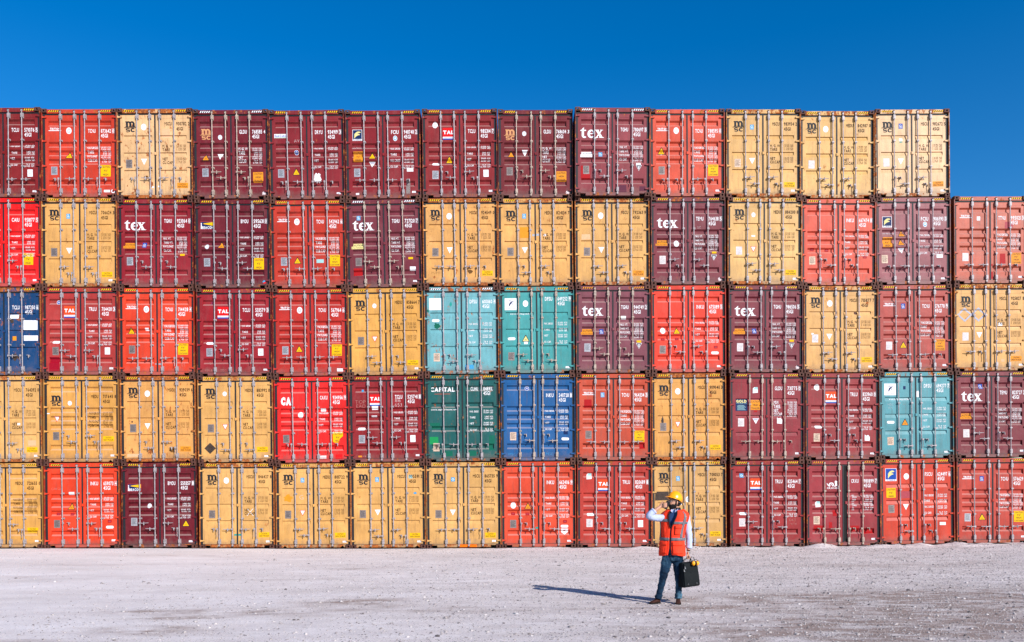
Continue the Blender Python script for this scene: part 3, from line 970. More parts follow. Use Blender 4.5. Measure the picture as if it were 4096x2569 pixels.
WT = {
 'msc': ['M. G. W', 'TARE', 'NET', 'CU.CAP.'],
 'tex': ['MAX. WT.', 'TARE WT.', 'PAYLOAD', 'CU. CAP.'],
 'tri': ['MAXGROSS', 'TARE', 'PAYLOAD', 'CUB.CAP.'],
 'gen': ['MAX. GROSS', 'TARE', 'NET', 'CU. CAP.'],
 'flo': ['MAX. GROSS', 'TARE', 'MAX. CARGO', 'CU. CAP.'],
 'gld': ['M. G. W', 'TARE', 'NET', 'CU.CAP'],
 'gold': ['MGW.', 'TARE.', 'NET.', 'CU.CAP.'],
 'cro': ['MAX.', 'GROSS', 'TARE', 'WGT.', 'MAX.', 'CARGO', 'CU.', 'CAP.'],
}
VAL = ['32.500 KGS', '71.650 LBS', '3.840 KGS', '8.470 LBS', '28.660 KGS', '63.180 LBS', '76.4 CUM', '2.700 CUFT']
VAL_MSC = ['30.480 KGS', '67.200 LBS', '3.940 KGS', '8.690 LBS', '26.540 KGS', '58.510 LBS', '76.4 CUMT', '2.700 CUFT']
VAL_TRI = ['32.500 KGS', '71.650 LBS', '3.810 KGS', '8.400 LBS', '28.690 KGS', '63.250 LBS', '76.4 CUM', '2.700 CUFT']
VAL_TEX = ['32.500 KGS', '71.650 LBS', '3.890 KGS', '8.580 LBS', '28.610 KGS', '63.070 LBS', '76.3 CU.M.', '2.693 CU.FT.']
def weights(o, style, prof, low=0, dark=False):
    ds = []; e = Decal()
    w = WT[style]
    mi = 0
    if style == 'msc':
        for t, z in zip(w, (1.66, 1.545, 1.245, 1.13)):
            d = Decal(); ds.append(d)
            d.text(t, .238, z, .088, {'M. G. W': .325, 'TARE': .235, 'NET': .17, 'CU.CAP.': .35}[t], 0, .028)
        for k, z in enumerate((1.715, 1.668, 1.610, 1.562, 1.300, 1.253, 1.198, 1.150)):
            v = VAL_MSC[k].split(' ')
            e.text(v[0], .870, z, .036, .14 if k not in (2, 3) else .11, 1, .0, 'R'); e.text(v[1], .905, z, .036, .10, 1, .0)
        for z in (1.56, 1.145): e.stroke([(.715, z + .20), (.700, z + .18), (.700, z + .02), (.715, z)], .008, 1)
        for d in ds: d.build('weight_word', ['brown'], prof, o)
        e.build('weight_figures', ['brown', 'brown_faint'], prof, o); return
    zs = {'tex': (1.58, 1.465, 1.325, 1.20), 'tri': (1.60, 1.47, 1.33, 1.20), 'gen': (1.64, 1.445, 1.245, 1.035), 'flo': (1.62, 1.445, 1.235, 1.03),
          'gld': (1.60, 1.475, 1.325, 1.205), 'gold': (1.87, 1.735, 1.60, 1.475), 'cro': (1.68, 1.625, 1.54, 1.48, 1.40, 1.345, 1.265, 1.205)}[style]
    big = {'gen': .058, 'cro': .045, 'gld': .090, 'gold': .105, 'tri': .078}.get(style, .068)
    for t, z in zip(w, zs):
        ln = len(t.replace(' ', '').replace('.', ''))
        full = {'MAXGROSS': .36, 'CUB.CAP.': .33, 'PAYLOAD': .32, 'M. G. W': .30, 'MAX. GROSS': .315, 'MAX. CARGO': .315}.get(t, ln * .050 if style != 'gold' else ln * .058)
        if style == 'cro': full = ln * .030
        if style == 'gen': full *= .92
        d = Decal(); ds.append(d)
        d.text(t, .235 if style != 'cro' else .30, z + low, big, full, 0, .02)
    step = {'tex': None, 'tri': None}
    if style in ('gen', 'flo'): vz = [zs[0] + .035, zs[0] - .030, zs[1] + .030, zs[1] - .035, zs[2] + .030, zs[2] - .035, zs[3] + .030, zs[3] - .035]
    elif style == 'cro': vz = list(zs)
    else:
        t, b = zs[0] + .035, zs[3] - .025
        vz = [t + (b - t) * i / 7 for i in range(8)]
    for k, z in enumerate(vz):
        v = {'tri': VAL_TRI, 'tex': VAL_TEX}.get(style, VAL)[k].split(' ')
        e.text(v[0], .860, z + low, .046 if style != 'gld' else .042, .17 if k not in (2, 3, 6) else .13, 0, .012, 'R'); e.text(v[1], .90, z + low, .046, .10, 0, .012)
    mt = ['white' if not dark else 'brown']
    for d in ds: d.build('weight_word', mt, prof, o)
    e.build('weight_figures', mt, prof, o)

BARX = {'A': (-.592, -.169, .180, .614), 'B': (-.615, -.160, .180, .635), 'C': (-.615, -.165, .17, .60), 'D': (-.63, -.17, .16, .62)}

def container(r, c, sp):
    x, zb, zt, tilt = POS[r][c]
    yoff = sp.get('y', random.uniform(-.012, .012))
    root = empty('shipping_container', (x, yoff, zb))
    root.rotation_euler = (0, -R(tilt) * .6, 0)
    root.scale = (1, 1, (zt - zb - (.065 if yoff < -.1 else 0)) / Hc)
    root.rotation_euler.z = random.uniform(-.003, .003)
    rgb = sp['rgb']
    if rgb[2] > rgb[0]: k, t3 = (.60, (.3, 1.2, .80)) if rgb[1] < 90 else (.52, (.95, .98, 1.03))       # blues and turquoise
    elif rgb[1] > 130: k, t3 = .61, (1.02, .97, 1.10)                                             # tans
    elif rgb[0] < 172: k, t3 = .59, (1.0, .95, .84)                                              # maroons
    else: k, t3 = .64, (1.0, 1.05, .74)                                                           # reds
    col = tuple(max(.004, v * f) for v, f in zip(lin(rgb, k), t3))
    rust = sp.get('rust', .35)
    def color(o, k=1.0, ru=None):
        o.color = (min(col[0] * k, 1), min(col[1] * k, 1), min(col[2] * k, 1), rust if ru is None else ru); return o
    typ = sp['t']; prof = PROF[typ]
    gal = 'galv_dirty' if sp.get('old') else 'galv'
    color(obj('body', ME['body', sp.get('n', 'rect')], root), .92, rust + sp.get('fr', .15))
    for sx in (-1, 1):
        for z in (0, Hc - .118):
            k = obj('corner_casting', ME['cast'], root)
            k.location = (-HW if sx < 0 else HW - .178, 0, z)
            if sx > 0: pass
    for sx in (-1, 1):
        if sp.get('hz', 1) is None: continue
        h = obj('hazard_stripe', ME['haz', sp.get('hz', 'yellow') if isinstance(sp.get('hz', 'yellow'), str) else 'yellow'], root)
        h.location = (-.83 if sx < 0 else .865, 0, 2.822)
    rj = random.Random(r * 31 + c * 7 + 3)
    hj, bj = rj.uniform(-.035, .035), [rj.uniform(-.022, .022) for _ in range(4)]
    doors = {}
    for s in (-1, 1):
        d = color(obj('door', ME['door', typ, s], root)); doors[s] = d
        g = obj('door_gasket', ME['gasket', s], d)
        if s < 0 and sp.get('ajar'):
            g.data = gasket_mesh(-1, .0)
        for zc in (.255, 1.04, 1.85, 2.63):
            hg = color(obj('hinge', ME['hinge', s], d), 1.0, rust + .1); hg.location.z = zc
    lv = (.66, .455) if typ == 'A' else (.85, .66)
    mode, lay = sp['h'].split(':')
    for i, bx in enumerate(BARX[typ]):
        bx += bj[i]
        d = doors[-1 if i < 2 else 1]
        b = obj('locking_bar', ME['bar', gal], d); b.location = (bx, .020, 0); b.rotation_euler = (rj.uniform(-.002, .002), rj.uniform(-.005, .005), 0)
        if mode == 'P': z = .60 if typ != 'A' else .655; dr = -1 if i < 2 else 1
        else:
            dr = (1, -1, 1, -1)[i]; z = lv[0] if i in (0, 2) else lv[1]
        z += hj
        if lay[i] == 'H':
            h = obj('lock_handle', ME['handle', 'R' if dr > 0 else 'L', gal], d); h.location = (bx, .006, z); h.rotation_euler.y = rj.uniform(-.05, .05)
        else:
            h = obj('lock_handle', ME['handle', 'D', gal], d); h.location = (bx + (-.035 if i in (0, 3) and dr * (1 if i == 3 else -1) > 0 else .045 if dr > 0 else -.03), .004, z)
            h.scale.x = 1
            k = obj('handle_catch', ME['catch', gal], d); k.location = (bx + dr * .19, .020, z)
    # lettering
    white = sp.get('white', sp['w'] != 'msc')
    serial(doors[1], typ, sp['code'], sp['num'], sp['chk'], prof, white, sp.get('low', 0), sp.get('box', True))
    if sp['w']: weights(doors[1], sp['w'], prof, sp.get('wlow', 0), not white)
    for st in sp['s']:
        st = (st,) if isinstance(st, str) else st
        d = Decal()
        name, mats = STK[st[0]](None, d, *st[1:])
        xm = sum(p[0][0] for p in d.polys[0][:1]) / len(d.polys[0][:1])
        xs = [q[0] for p in d.polys for q in p[0]]
        side = -1 if (min(xs) + max(xs)) / 2 < 0 else 1
        if max(xs) > -0.022 and side < 0 and name not in ('paint_patch', 'teal_tape'):
            d.polys = [([(min(q[0], -.024), q[1]) for q in p[0]], p[1], p[2]) for p in d.polys]
        ox, oz, ro = rj.uniform(-.012, .012), rj.uniform(-.014, .014), rj.uniform(-.02, .02)
        if name in ('paint_patch', 'logo', 'web_address'): ro *= .2
        mx, mz = (min(xs) + max(xs)) / 2, sum(q[1] for p in d.polys for q in p[0]) / sum(len(p[0]) for p in d.polys)
        d.polys = [([(q[0] + ox - (q[1] - mz) * ro, q[1] + oz + (q[0] - mx) * ro) for q in p[0]], p[1], p[2]) for p in d.polys]
        d.build(name, mats, prof, doors[side])
    if sp.get('sill'):
        mb = MB(); mb.box(-.20, .42, .031, .036, .032, .122); obj('paint_patch', mb.mesh('paint_patch', [M[sp['sill']]]), root)
    if sp.get('ajar'):
        mb = MB(); mb.box(-.016, .13, YD - .006, YD + .05, .16, 2.72); obj('gap_shade_strip', mb.mesh('gap_shade_strip', [M['dark']]), root)  # near-black strip stands in for the shade between the ajar leaves
    # one latch block over the seam
    mb = MB(); mb.box(-.040, .044, .044, .069, -.045, .045); mb.box(-.028, .030, .036, .044, -.036, .034)
    k = color(obj('seam_catch', mb.mesh('seam_catch', [M['fitting']]), doors[1]), 1.0, rust); k.location = (.012 if not sp.get('ajar') else .10, 0, 1.46)
    rows = ('top', 'second', 'third', 'fourth', 'bottom')
    ords = ('leftmost', 'second', 'third', 'fourth', 'fifth', 'sixth', 'seventh', 'eighth', 'ninth', 'tenth', 'eleventh', 'twelfth', 'thirteenth', 'fourteenth')
    place = ('leftmost in %s row' % rows[r]) if c == 0 else '%s from left, %s row' % (ords[c], rows[r])
    root['label'] = '%s container numbered %s with %s, %s' % (sp['cw'], sp['num'], sp['f'], place)
    root['category'] = 'shipping container'
    root['group'] = 'shipping containers stacked five high'
    return root
TAN, TAN2, TANP, YT = (226, 172, 92), (222, 176, 100), (228, 188, 128), (222, 165, 75)
def T_(code, num, chk, h, rgb, f, s, cw='tan', **k):
    d = dict(rgb=rgb, t='A', w='msc', code=code, num=num, chk=chk, h=h, f=f, s=s, cw=cw, rust=.5, fr=.35, low=0); d.update(k); return d
def B_(code, num, chk, h, rgb, w, f, s, cw, **k):
    d = dict(rgb=rgb, t='B', w=w, code=code, num=num, chk=chk, h=h, f=f, s=s, cw=cw, rust=.3); d.update(k); return d
TURQ = dict(t='A', white=True, low=.22, wlow=-.0)
SPEC = [
 [ # top row
  B_('TCLU','571076','5','P:HHHH',(135,28,32),'gen','square white card',['sq','lab',('plate',)],'dark red'),
  B_('TCNU','873642','0','P:DHHD',(206,58,42),'tri','orange triangle and caution label',['L_triton','oval','ytri','plate','cau_96','lab2'],'orange-red'),
  T_('MSCU','930782','2','P:DHHD',(233,190,128),'rust stains and white circle',['L_msc','circ','wtri',('plate_d',-.87,1.15),'cau_so',('patch',.36,2.10,.28,.30,'beige_patch'),('wlab',-.10,.40,.06,.05),('wlab',.10,.40,.06,.05),
     ('blob',-.30,.72,.20,.12,'brown_faint')],'pale tan',rust=.72,fr=.45),
  B_('GLDU','768585','4','Q:HHHD',(122,32,46),'gld','tan logo, torn seal',['L_msc_tan',('circ_t',-.36,2.02),('otri',-.83,1.36),('wtri',-.36,1.40),'plate','cau_h','seal',('chalk',-.83,1.03,'24',.05,'white_old')],'maroon',hz='white',old=1,box=False,wlow=.0),
  B_('DRYU','934919','3','P:DHHD',(140,36,46),'gen','white sticker and scraped patch',['L_seacube',('emblem',-.36,1.55),('ytri',-.36,.92),'plate',('blob',.33,.70,.26,.34,'white'),('chalk',-.33,1.88,'AV',.09,'white_old'),'lab'],'maroon'),
  B_('FCIU','948748','2','P:HHHD',(143,34,44),'flo','blue square logo, orange label',['L_florens','L_florens_w',('oval_blue',.40,1.98),('cau_96',-.83,1.42,'orange',('CAUTION','9\'6"','HIGH'),.155,.165),('ytri',-.36,1.42),('gtri',-.36,1.14),'plate',('wlab',.88,.96,.21,.11),('patch',.80,.42,.14,.5,'plate_dark'),'lab',('wlab',-.87,.20,.11,.06)],'maroon'),
  B_('TCLU','985314','7','Q:DHHD',(144,36,42),'gen','red square logo',['L_tal',('oval',-.80,2.40),('ytri',-.36,1.27),'pill',('plate',-.80,.76),'sq','lab'],'brownish red'),
  B_('GLDU','768604','3','Q:DHHD',(120,34,44),'gld','tan logo',['L_msc_tan',('circ_t',-.36,2.13),('otri',-.80,1.44),('wtri',-.36,1.48),'plate_d','cau_h','seal',('chalk',-.32,.40,'6',.09),('chalk',.38,.38,'mix',.10)],'dark maroon',box=False,old=1),
  B_('TGHU','780697','3','Q:DHHD',(146,58,70),'tex','large white lettering, black triangle',[('L_tex',-1.07,1.90,1.05,1.02),'cau_xw',('gl_light',-.40,1.39),('patch',-.89,.78,.32,.45,'touch_red'),'plate_d',('btri',.86,.94),('wlab',.86,1.08,.15,.08),('patch',.33,.26,.26,.24,'dark_touch'),('patch',1.0,.26,.22,.16,'dark_touch'),('blob',-.05,1.23,.16,.2,'white_old')],'purple-maroon',y=-.14,hz='white'),
  B_('TCNU','788595','0','P:DDHD',(213,74,56),'tri','low left triangle',['L_triton','oval',('ytri',-.86,1.52),'plate_d','cau_96c','lab',('blob',-.85,1.44,.10,.09,'white')],'orange-red'),
  T_('MSCU','983934','2','Q:HHHD',TAN2,'light blue sticker',['L_msc','gl_light','wtri',('plate_r',-.85,1.15),'cau_s','lab',('blob',.36,1.66,.1,.08,'beige_patch')],'sandy tan'),
  T_('MEDU','842987','0','Q:HHHD',(224,178,98),'grey oval sticker',['L_msc',('circ',-.36,2.31),('plate_w',-.85,1.15),('wlab',.44,1.29,.14,.08,'beige_patch')],'yellowish tan'),
  T_('MSCU','982672','5','Q:DHHD',(230,190,132),'faded logo, blue sticker',['L_msc',('gl',-.36,2.36),'wtri',('plate_w',-.85,1.15),'cau_so','lab',('wlab',-.36,1.90,.11,.09,'white'),('patch',-.36,1.83,.11,.04,'teal')],'palest tan',rust=.4),
 ],
 [
  B_('CAIU','951877','5','Q:HHHD',(236,18,22),'gen','orange caution label',[('cau_96',.80,.93),'lab'],'bright red',rust=.05),
  T_('MSCU','706624','3','Q:HDHD',TAN,'blue sticker',['L_msc',('gl_light',-.38,2.30),'wtri',('plate_d',-.85,1.15),'cau_s','lab'],'yellow tan',n='trap'),
  B_('TGHU','923064','0','Q:DHDH',(150,30,45),'tex','white lettering, orange strip',['L_tex','cau_xo',('gl',-.38,1.40),'plate',('ylab',.86,1.08),('wlab',-.79,.82,.05,.07)],'deep crimson',),
  B_('BMOU','595631','0','Q:DHHH',(112,22,40),'gen','beam logo, caution label',['L_beacon',('circ_t',-.84,1.38),('otri',-.38,1.41),('plate',-.84,.86),('cau_96',.86,.80),'marker'],'dark maroon'),
  B_('TCNU','542962','6','P:DHHD',(190,52,42),'tri','pink centre seam strip',['L_triton','oval',('ytri',-.37,.92),('plate',-.82,.90),('cau_96c',.86,.90),('wlab',.38,.90,.24,.12,'mint'),('patch',.065,1.35,.075,2.2,'pink')],'brick red'),
  B_('TGHU','727120','7','Q:HHHD',(124,50,66),'tex','white lettering, cream strip',['L_tex','cau_xp',('gl_light',-.83,2.30),'plate_d',('ylab',.86,.98),('wlab',.92,.63,.19,.13),('patch',-.87,.55,.30,.25,'touch_red'),'lab'],'purple-maroon',hz='white',old=1),
  T_('MSCU','924549','0','P:HHHD',(224,168,90),'white circle, orange rust',['L_msc','circ','wtri',('plate_d',-.83,1.13),'cau_s',('blob',.30,.50,.18,.16,'brown_faint'),('chalk',-.84,.42,'392893',.07,'brown_faint')],'warm tan',rust=.6,fr=.6),
  T_('MEDU','824134','7','Q:DHHD',(226,172,92),'orange square sticker',['L_msc','gl_light','wtri',('plate_d',-.82,1.14),('wlab',-.36,1.77,.31,.36,'orange'),('wlab',-.06,1.70,.08,.07,'plate'),('wlab',.07,1.70,.10,.07,'plate'),('blob',.30,1.70,.12,.1,'white_old')],'golden tan',n='trap',rust=.5),
  T_('MSCU','792363','9','Q:HHHD',(222,172,94),'grey oval, plain doors',['L_msc','circ','wtri',('plate_d',-.84,1.14),'cau_so','lab',('patch',-.87,1.62,.30,.18,'beige_patch')],'tan',n='trap',rust=.5,fr=.45),
  B_('TEMU','764638','5','Q:HDHH',(128,48,64),'tex','white lettering, oval emblem',['L_tex','cau_xo',('oval',-.38,1.39),('plate_w',-.83,.85),('ylab',.86,1.08),('btri',.86,.90),'seal',('chalk',.38,1.88,'SC',.07,'white_old')],'plum red'),
  T_('MEDU','884200','8','Q:HHHH',(224,180,104),'four level handles',['L_msc',('circ_t',-.36,2.33),'wtri_r',('plate_w',-.83,1.14),'cau_s','lab',('wlab',-.36,1.62,.12,.05)],'sandy tan',n='trap'),
  B_('INKU','667474','8','Q:DHDD',(218,78,64),'gen','no logo, cream plate',[('plate_r',-.86,.85),('rlab',-.86,1.22),('rlab',-.38,1.21),('rlab',.88,.96)],'salmon red',y=.02),
  B_('FCIU','906593','3','P:DHHD',(154,82,96),'flo','blue logo, three triangles',['L_florens','L_florens_w',('oval_blue',.40,2.02),('cau_96',-.83,1.42,'orange',('CAUTION','9\'6"','HIGH'),.155,.165),('btri_bolt',-.38,1.70),('otri',-.38,1.43),('gtri',-.38,1.16),('plate_r',-.93,.88),('wlab',.88,.96,.21,.11),'lab'],'dusty mauve'),
  B_('TTNU','995021','3','P:HHHD',(190,84,72),'tri','dark red patches',['L_triton',('wlab',-.38,2.16,.11,.13,'white'),('plate_w',-.83,.90),('cau_96co',.86,.85),('patch',.42,.85,.20,.34,'touch_red'),('patch',.62,1.95,.28,.22,'pink'),('patch',.06,.42,.07,.5,'touch_red'),'lab'],'faded red',rust=.25),
 ],
 [
  B_('TCLU','987250','6','P:HHHD',(12,62,130),None,'white paper labels',[('wlab',.34,1.93,.28,.13),('chalk',.34,1.90,'45G1',.09,'plate'),('wlab',.86,1.66,.46,.32),('wlab',.86,1.23,.46,.17),('wlab',.34,1.22,.12,.14,'orange'),('blob',.35,.62,.25,.25,'soot'),('blob',.25,1.8,.14,.2,'soot')],'navy blue',t='A',rust=.7,low=.05),
  B_('TRLU','704420','3','Q:HHHD',(176,54,60),'gen','crimson lower left patch',['L_tal_o',('emblem',-.72,2.42),'pill',('plate_d',-.82,.80),('patch',-.87,.38,.34,.48,'crimson'),'sq','lab'],'dull red'),
  B_('TCNU','714428','4','P:HHHD',(222,62,40),'tri','left triangle, caution label',['L_triton','oval',('ytri',-.86,1.50),('wlab',-.33,1.55,.12,.09),('plate_d',-.82,.88),('cau_96c',.84,.89),('wlab',-.05,.42,.06,.09,'plate'),('wlab',.09,.42,.09,.09,'plate'),('chalk',.85,.30,'SS',.10)],'vivid orange-red'),
  B_('TCLU','533579','3','Q:DHHD',(158,28,42),'gen','red logo, chalk marks',[('L_tal',-.365,2.10),('chalk',-.75,2.38,'J',.09,'blue'),'pill',('plate',-.82,.80),'sq','lab',('chalk',-.86,.18,'430-A',.07),('chalk',-.37,.18,'MSC',.07),('chalk',-.80,.38,'V',.12)],'deep red'),
  B_('TCNU','567964','6','P:HHHH',(188,42,40),'tri','four level handles',['L_triton','oval',('ytri',-.37,.92),('plate',-.84,.88),('cau_96c',.85,.88),('wlab',.95,.22,.20,.10)],'brick red'),
  T_('MEDU','858664','7','Q:HHDH',YT,'red-edged triangle',['L_msc',('circ_t',-.36,2.31),'wtri_r',('plate_d',-.83,1.15),'cau_s','lab'],'golden yellow',n='trap',rust=.2,fr=.2),
  B_('DFSU','600160','4','Q:DHHD',(122,188,192),'gen','blank white sign',['L_white_sq',('blob',-.36,2.33,.10,.16,'teal'),('pill',-.84,1.80),('blob',-.80,1.63,.24,.22,'green_dk'),('blob',-1.10,2.1,.08,.12,'green_dk'),('plate_r',-.83,.58),('patch',.25,.24,.30,.16,'sky_blue')],'pale turquoise',t='A',white=True,low=.22,hz='white',rust=.62),
  B_('DFSU','649252','9','Q:HHDH',(76,172,168),'gen','dolphin sign, yellow triangle',['L_dolphin','L_dong_w',('oval',-.38,2.33),('pill',-.84,1.18),('ytri',-.38,1.17,'pale'),('wlab',-.36,1.02,.12,.08),('plate_d',-.84,.60),'lab'],'turquoise',t='A',white=True,low=.30,rust=.35,old=1),
  B_('TGHU','944749','2','Q:HHDH',(132,70,88),'tex','white lettering, streaked doors',['L_tex','cau_xo',('gl',-.38,1.40),('plate',-.85,.86),('ylab',.86,1.06),('btri',.86,.92),('wlab',.34,1.86,.16,.11)],'dusty purple',old=1,rust=.4,hz='orange'),
  B_('INKU','675089','5','Q:DHHD',(232,58,42),'gen','white disc, yellow triangle',[('circ',-.86,1.40),('ytri',-.38,1.40),('rlab',-.86,1.13),('rlab',-.38,1.13),('plate_d',-.85,.78),('rlab',.90,.87),('pill',.88,.66,),'lab'],'scarlet',rust=.15),
  B_('TGHU','986506','5','Q:DHHD',(128,44,62),'tex','white lettering, gold strip',['L_tex','cau_xo',('gl',-.38,1.40),('plate_w',-.84,.86),('ylab',.86,1.06),('btri',.86,.90),'seal'],'plum'),
  T_('MSCU','715877','7','Q:HHHD',(222,172,96),'white circle, rusty bars',['L_msc','circ','wtri',('plate_w',-.84,1.15),'cau_s','lab',('blob',.52,2.00,.16,.10,'casting'),('wlab',-.92,1.30,.07,.06)],'tan',n='trap',rust=.5),
  B_('TCNU','576778','9','P:HHHD',(172,64,66),'tri','navy sticker, yellow triangle',['L_triton',('gl',-.36,2.20),('ytri',-.36,.91),('plate_w',-.84,.88),('cau_96co',.85,.90),'lab'],'rose red'),
  T_('MSCU','925827','1','P:HDHH',(222,170,92),'two grey diamond marks',['L_msc','smear_diamonds','wtri',('plate_w',-.84,1.15),'cau_so','lab',('wlab',.32,1.56,.14,.10),('wlab',-.35,.82,.10,.06,'beige_patch'),('wlab',.40,.36,.12,.10,'beige_patch')],'tan',rust=.45),
 ],
 [
  T_('MSCU','764392','0','Q:HHHD',(228,178,100),'pale sticker above caution',['cau_s',('wlab',.88,.66,.26,.18,'beige_patch'),'lab',('wlab',.47,1.30,.09,.07)],'light tan',n='trap',rust=.35),
  B_('MEDU','717645','8','Q:DHHD',(224,164,76),'tri','black logo, five ribs',['L_msc_low',('circ_t',-.38,1.98),('wtri_r',-.83,1.45),('plate_d',-.84,.88),('cau_s',.86,.80),'lab',('wlab',-1.1,1.66,.10,.06)],'golden yellow',white=False,low=-.22,n='trap',rust=.15,fr=.1),
  T_('MSCU','939039','6','Q:DHHD',(226,166,86),'white circle, rust patches',['L_msc','circ','wtri',('plate_d',-.84,1.15),'cau_so',('patch',-.84,.24,.40,.12,'beige_patch'),('blob',.45,.42,.24,.22,'brown_faint'),('blob',-.86,1.38,.06,.08,'casting')],'orange-tan',n='trap',rust=.7,fr=.75),
  T_('MEDU','883992','0','Q:DHDH',(224,172,92),'dark diamond mark',['L_msc',('circ_t',-.36,2.31),'wtri_r',('plate_d',-.83,1.15),'cau_s','lab','diamond'],'tan',n='trap',rust=.35),
  B_('CAXU','934956','9','P:DHHD',(232,34,38),'gen','torn caution label',['L_cai',('circ',-.38,1.62),('plate_d',-.85,.83),('cau_torn',.84,.85),('wlab',.38,1.78,.17,.10),('wlab',.30,.20,.30,.10,'white_old'),('chalk',.30,.17,'B',.07,'soot'),('patch',.86,.20,.24,.18,'red')],'glossy red',rust=.15,D=1),
  B_('TCLU','525741','1','Q:HHHD',(150,30,40),'gen','chalked numbers, red logo',['L_tal',('wlab',-.39,1.83,.21,.13),('wlab',-.42,1.54,.18,.05),('pill',-.83,1.12),('plate',-.83,.80),'sq','lab',('chalk',.36,2.02,'86',.13,'white_old'),('chalk',.37,1.86,'653',.12,'white_old'),('chalk',-.88,1.98,'TOP',.12),('chalk',-.84,1.84,'EAD',.11),('wlab',-.91,.21,.12,.06,'orange'),('chalk',-.75,.17,'nK',.09),('wlab',-.80,2.42,.07,.08,'sky_blue')],'brownish red'),
  B_('CLHU','848933','2','P:DHHD',(26,100,96),'gen','serif lettering, painted patches',['L_capital','L_capital_w',('patch',-.95,.72,.30,.26,'green_br'),('plate_r',-.87,.50),('patch',-.50,.28,.30,.18,'green_dk'),('patch',.28,.28,.32,.18,'green_dk'),('patch',-.92,1.2,.34,.2,'green_dk'),('patch',.95,.62,.2,.5,'green_dk')],'dark green',t='C',low=.24,wlow=-.0,rust=.55),
  B_('INKU','240728','1','Q:DHDH',(20,84,168),'gen','brown data plate',[('emblem',-.36,2.42),('plate_r',-.82,.84),('pill',.90,.74),('wlab',.90,.94,.14,.12,'navy'),('chalk',-.86,.20,'MSC',.09,'sky_blue'),('chalk',.38,.20,'MSC',.09,'sky_blue')],'royal blue',rust=.2,old=1),
  B_('TCNU','964334','3','P:HHHH',(198,74,58),'tri','square red patch, blue sticker',['L_triton',('gl_light',-.36,2.20),('patch',-.86,1.90,.26,.28,'touch_red'),('plate_d',-.84,.86),('cau_96c',.86,.83),('patch',.95,.5,.2,.2,'touch_red')],'terracotta'),
  T_('MSCU','919141','3','Q:HHHD',(222,162,78),'scratched logo, rust edges',['L_msc','circ','wtri_r',('plate_d',-.84,1.13),'cau_s',('blob',-.86,1.33,.10,.3,'soot')],'amber tan',n='trap',rust=.6,fr=.6),
  B_('GLDU','731775','0','P:HHHD',(150,44,58),'gold','navy sign and orange label',['L_gold',('torn',-.38,2.34),('cau_96',-.37,1.84,'orange',('CAUTION','HIGH','TRAILER'),.155,.165),('gtri',-.37,1.29),('plate_w',-.84,1.25),('sq_torn',.42,1.32),'lab',('wlab',-.38,1.62,.11,.05,'touch_red')],'wine red',t='A',white=True,low=.20,box=True,old=1),
  B_('TRLU','823960','0','Q:DHDD',(156,50,58),'gen','oval at top left',['L_tal_o',('oval',-.83,2.42),'pill',('plate_r',-.84,.76),('sq_torn',.84,.76),'lab'],'muted red'),
  B_('DFSU','684277','7','Q:DHDH',(98,172,178),'gen','dolphin sign, torn white strip',['L_dolphin','L_dong_w',('wlab',-.38,2.36,.08,.11,'navy'),('pill',-.84,1.22),('ytri',-.36,1.23,'orange'),('plate_r',-.84,.60),'lab',('blob',.07,2.12,.14,.34,'white'),('chalk',-.85,1.78,'MSC',.07,'plate'),('chalk',-.85,1.68,'13/6',.06,'plate')],'dusty turquoise',t='A',white=True,low=.24,rust=.3),
  B_('TEMU','823727','3','Q:HHDH',(130,46,62),'tex','white lettering, top blue sticker',['L_tex','cau_xo',('gl',-.36,2.40),('plate_w',-.84,.82),'lab',('chalk',-.86,.20,'16/5',.06)],'plum'),
 ],
 [
  B_('MEDU','721655','0','Q:HHHD',(226,168,80),'tri','small caution label',[('cau_s',.86,.62),'lab'],'golden yellow',white=False,low=-.22,n='trap',rust=.15,fr=.1),
  B_('INKU','659073','4','Q:DHHD',(228,62,36),'gen','orange triangle, chalk scrawl',[('ytri',-.36,1.41,'orange'),('wlab',-.36,1.86,.18,.10),('plate_d',-.84,.82),('rlab',-.82,1.15),('rlab',-.36,1.14),('rlab',.88,.90),('pill',.88,.70),('lab',1.0,.25),('chalk',-.84,1.98,'CARGO',.07)],'vivid orange-red',rust=.3),
  B_('BMOU','550357','1','Q:HHHD',(112,12,38),'gen','beam logo, lower right triangle',['L_beacon',('circ_t',-.36,1.44),('plate',-.84,.90),('ytri',.84,.82),('lab',1.0,.22)],'dark crimson'),
  T_('MSCU','846427','8','P:DHHD',(226,176,98),'white circle, white X',['L_msc','circ',('plate_d',-.84,1.15),'cau_s','lab',('chalk',.42,1.10,'X',.26,'white'),('tape',-.07,.45),('tape',.07,.45)],'yellow tan',rust=.5,fr=.6),
  T_('MEDU','801722','9','Q:HHHD',(224,172,92),'orange paint smear',['L_msc','gl_light','wtri_r',('plate_d',-.84,1.15),'cau_s','lab',('blob',-.84,1.72,.30,.30,'orange'),('chalk',-.40,1.68,'G',.15,'white_old')],'tan',n='trap',rust=.35,fr=.5),
  T_('MSCU','995591','2','Q:HHHD',(224,172,92),'whitened digits',['L_msc','gl_light','wtri',('plate_d',-.84,1.15),'cau_s','lab',('wlab',.75,2.42,.13,.12,'mint'),('blob',.88,1.85,.12,.08,'sky_blue')],'tan',n='trap',rust=.35,fr=.5),
  T_('MSCU','865735','9','P:HHHD',(220,172,96),'orange patch on sill',['L_msc',('blue_sq',-.36,2.31),'wtri',('plate_d',-.84,1.15),'cau_s','lab',('blob',-.20,.95,.10,.22,'soot')],'tan',sill='orange_hot',rust=.35,fr=.4),
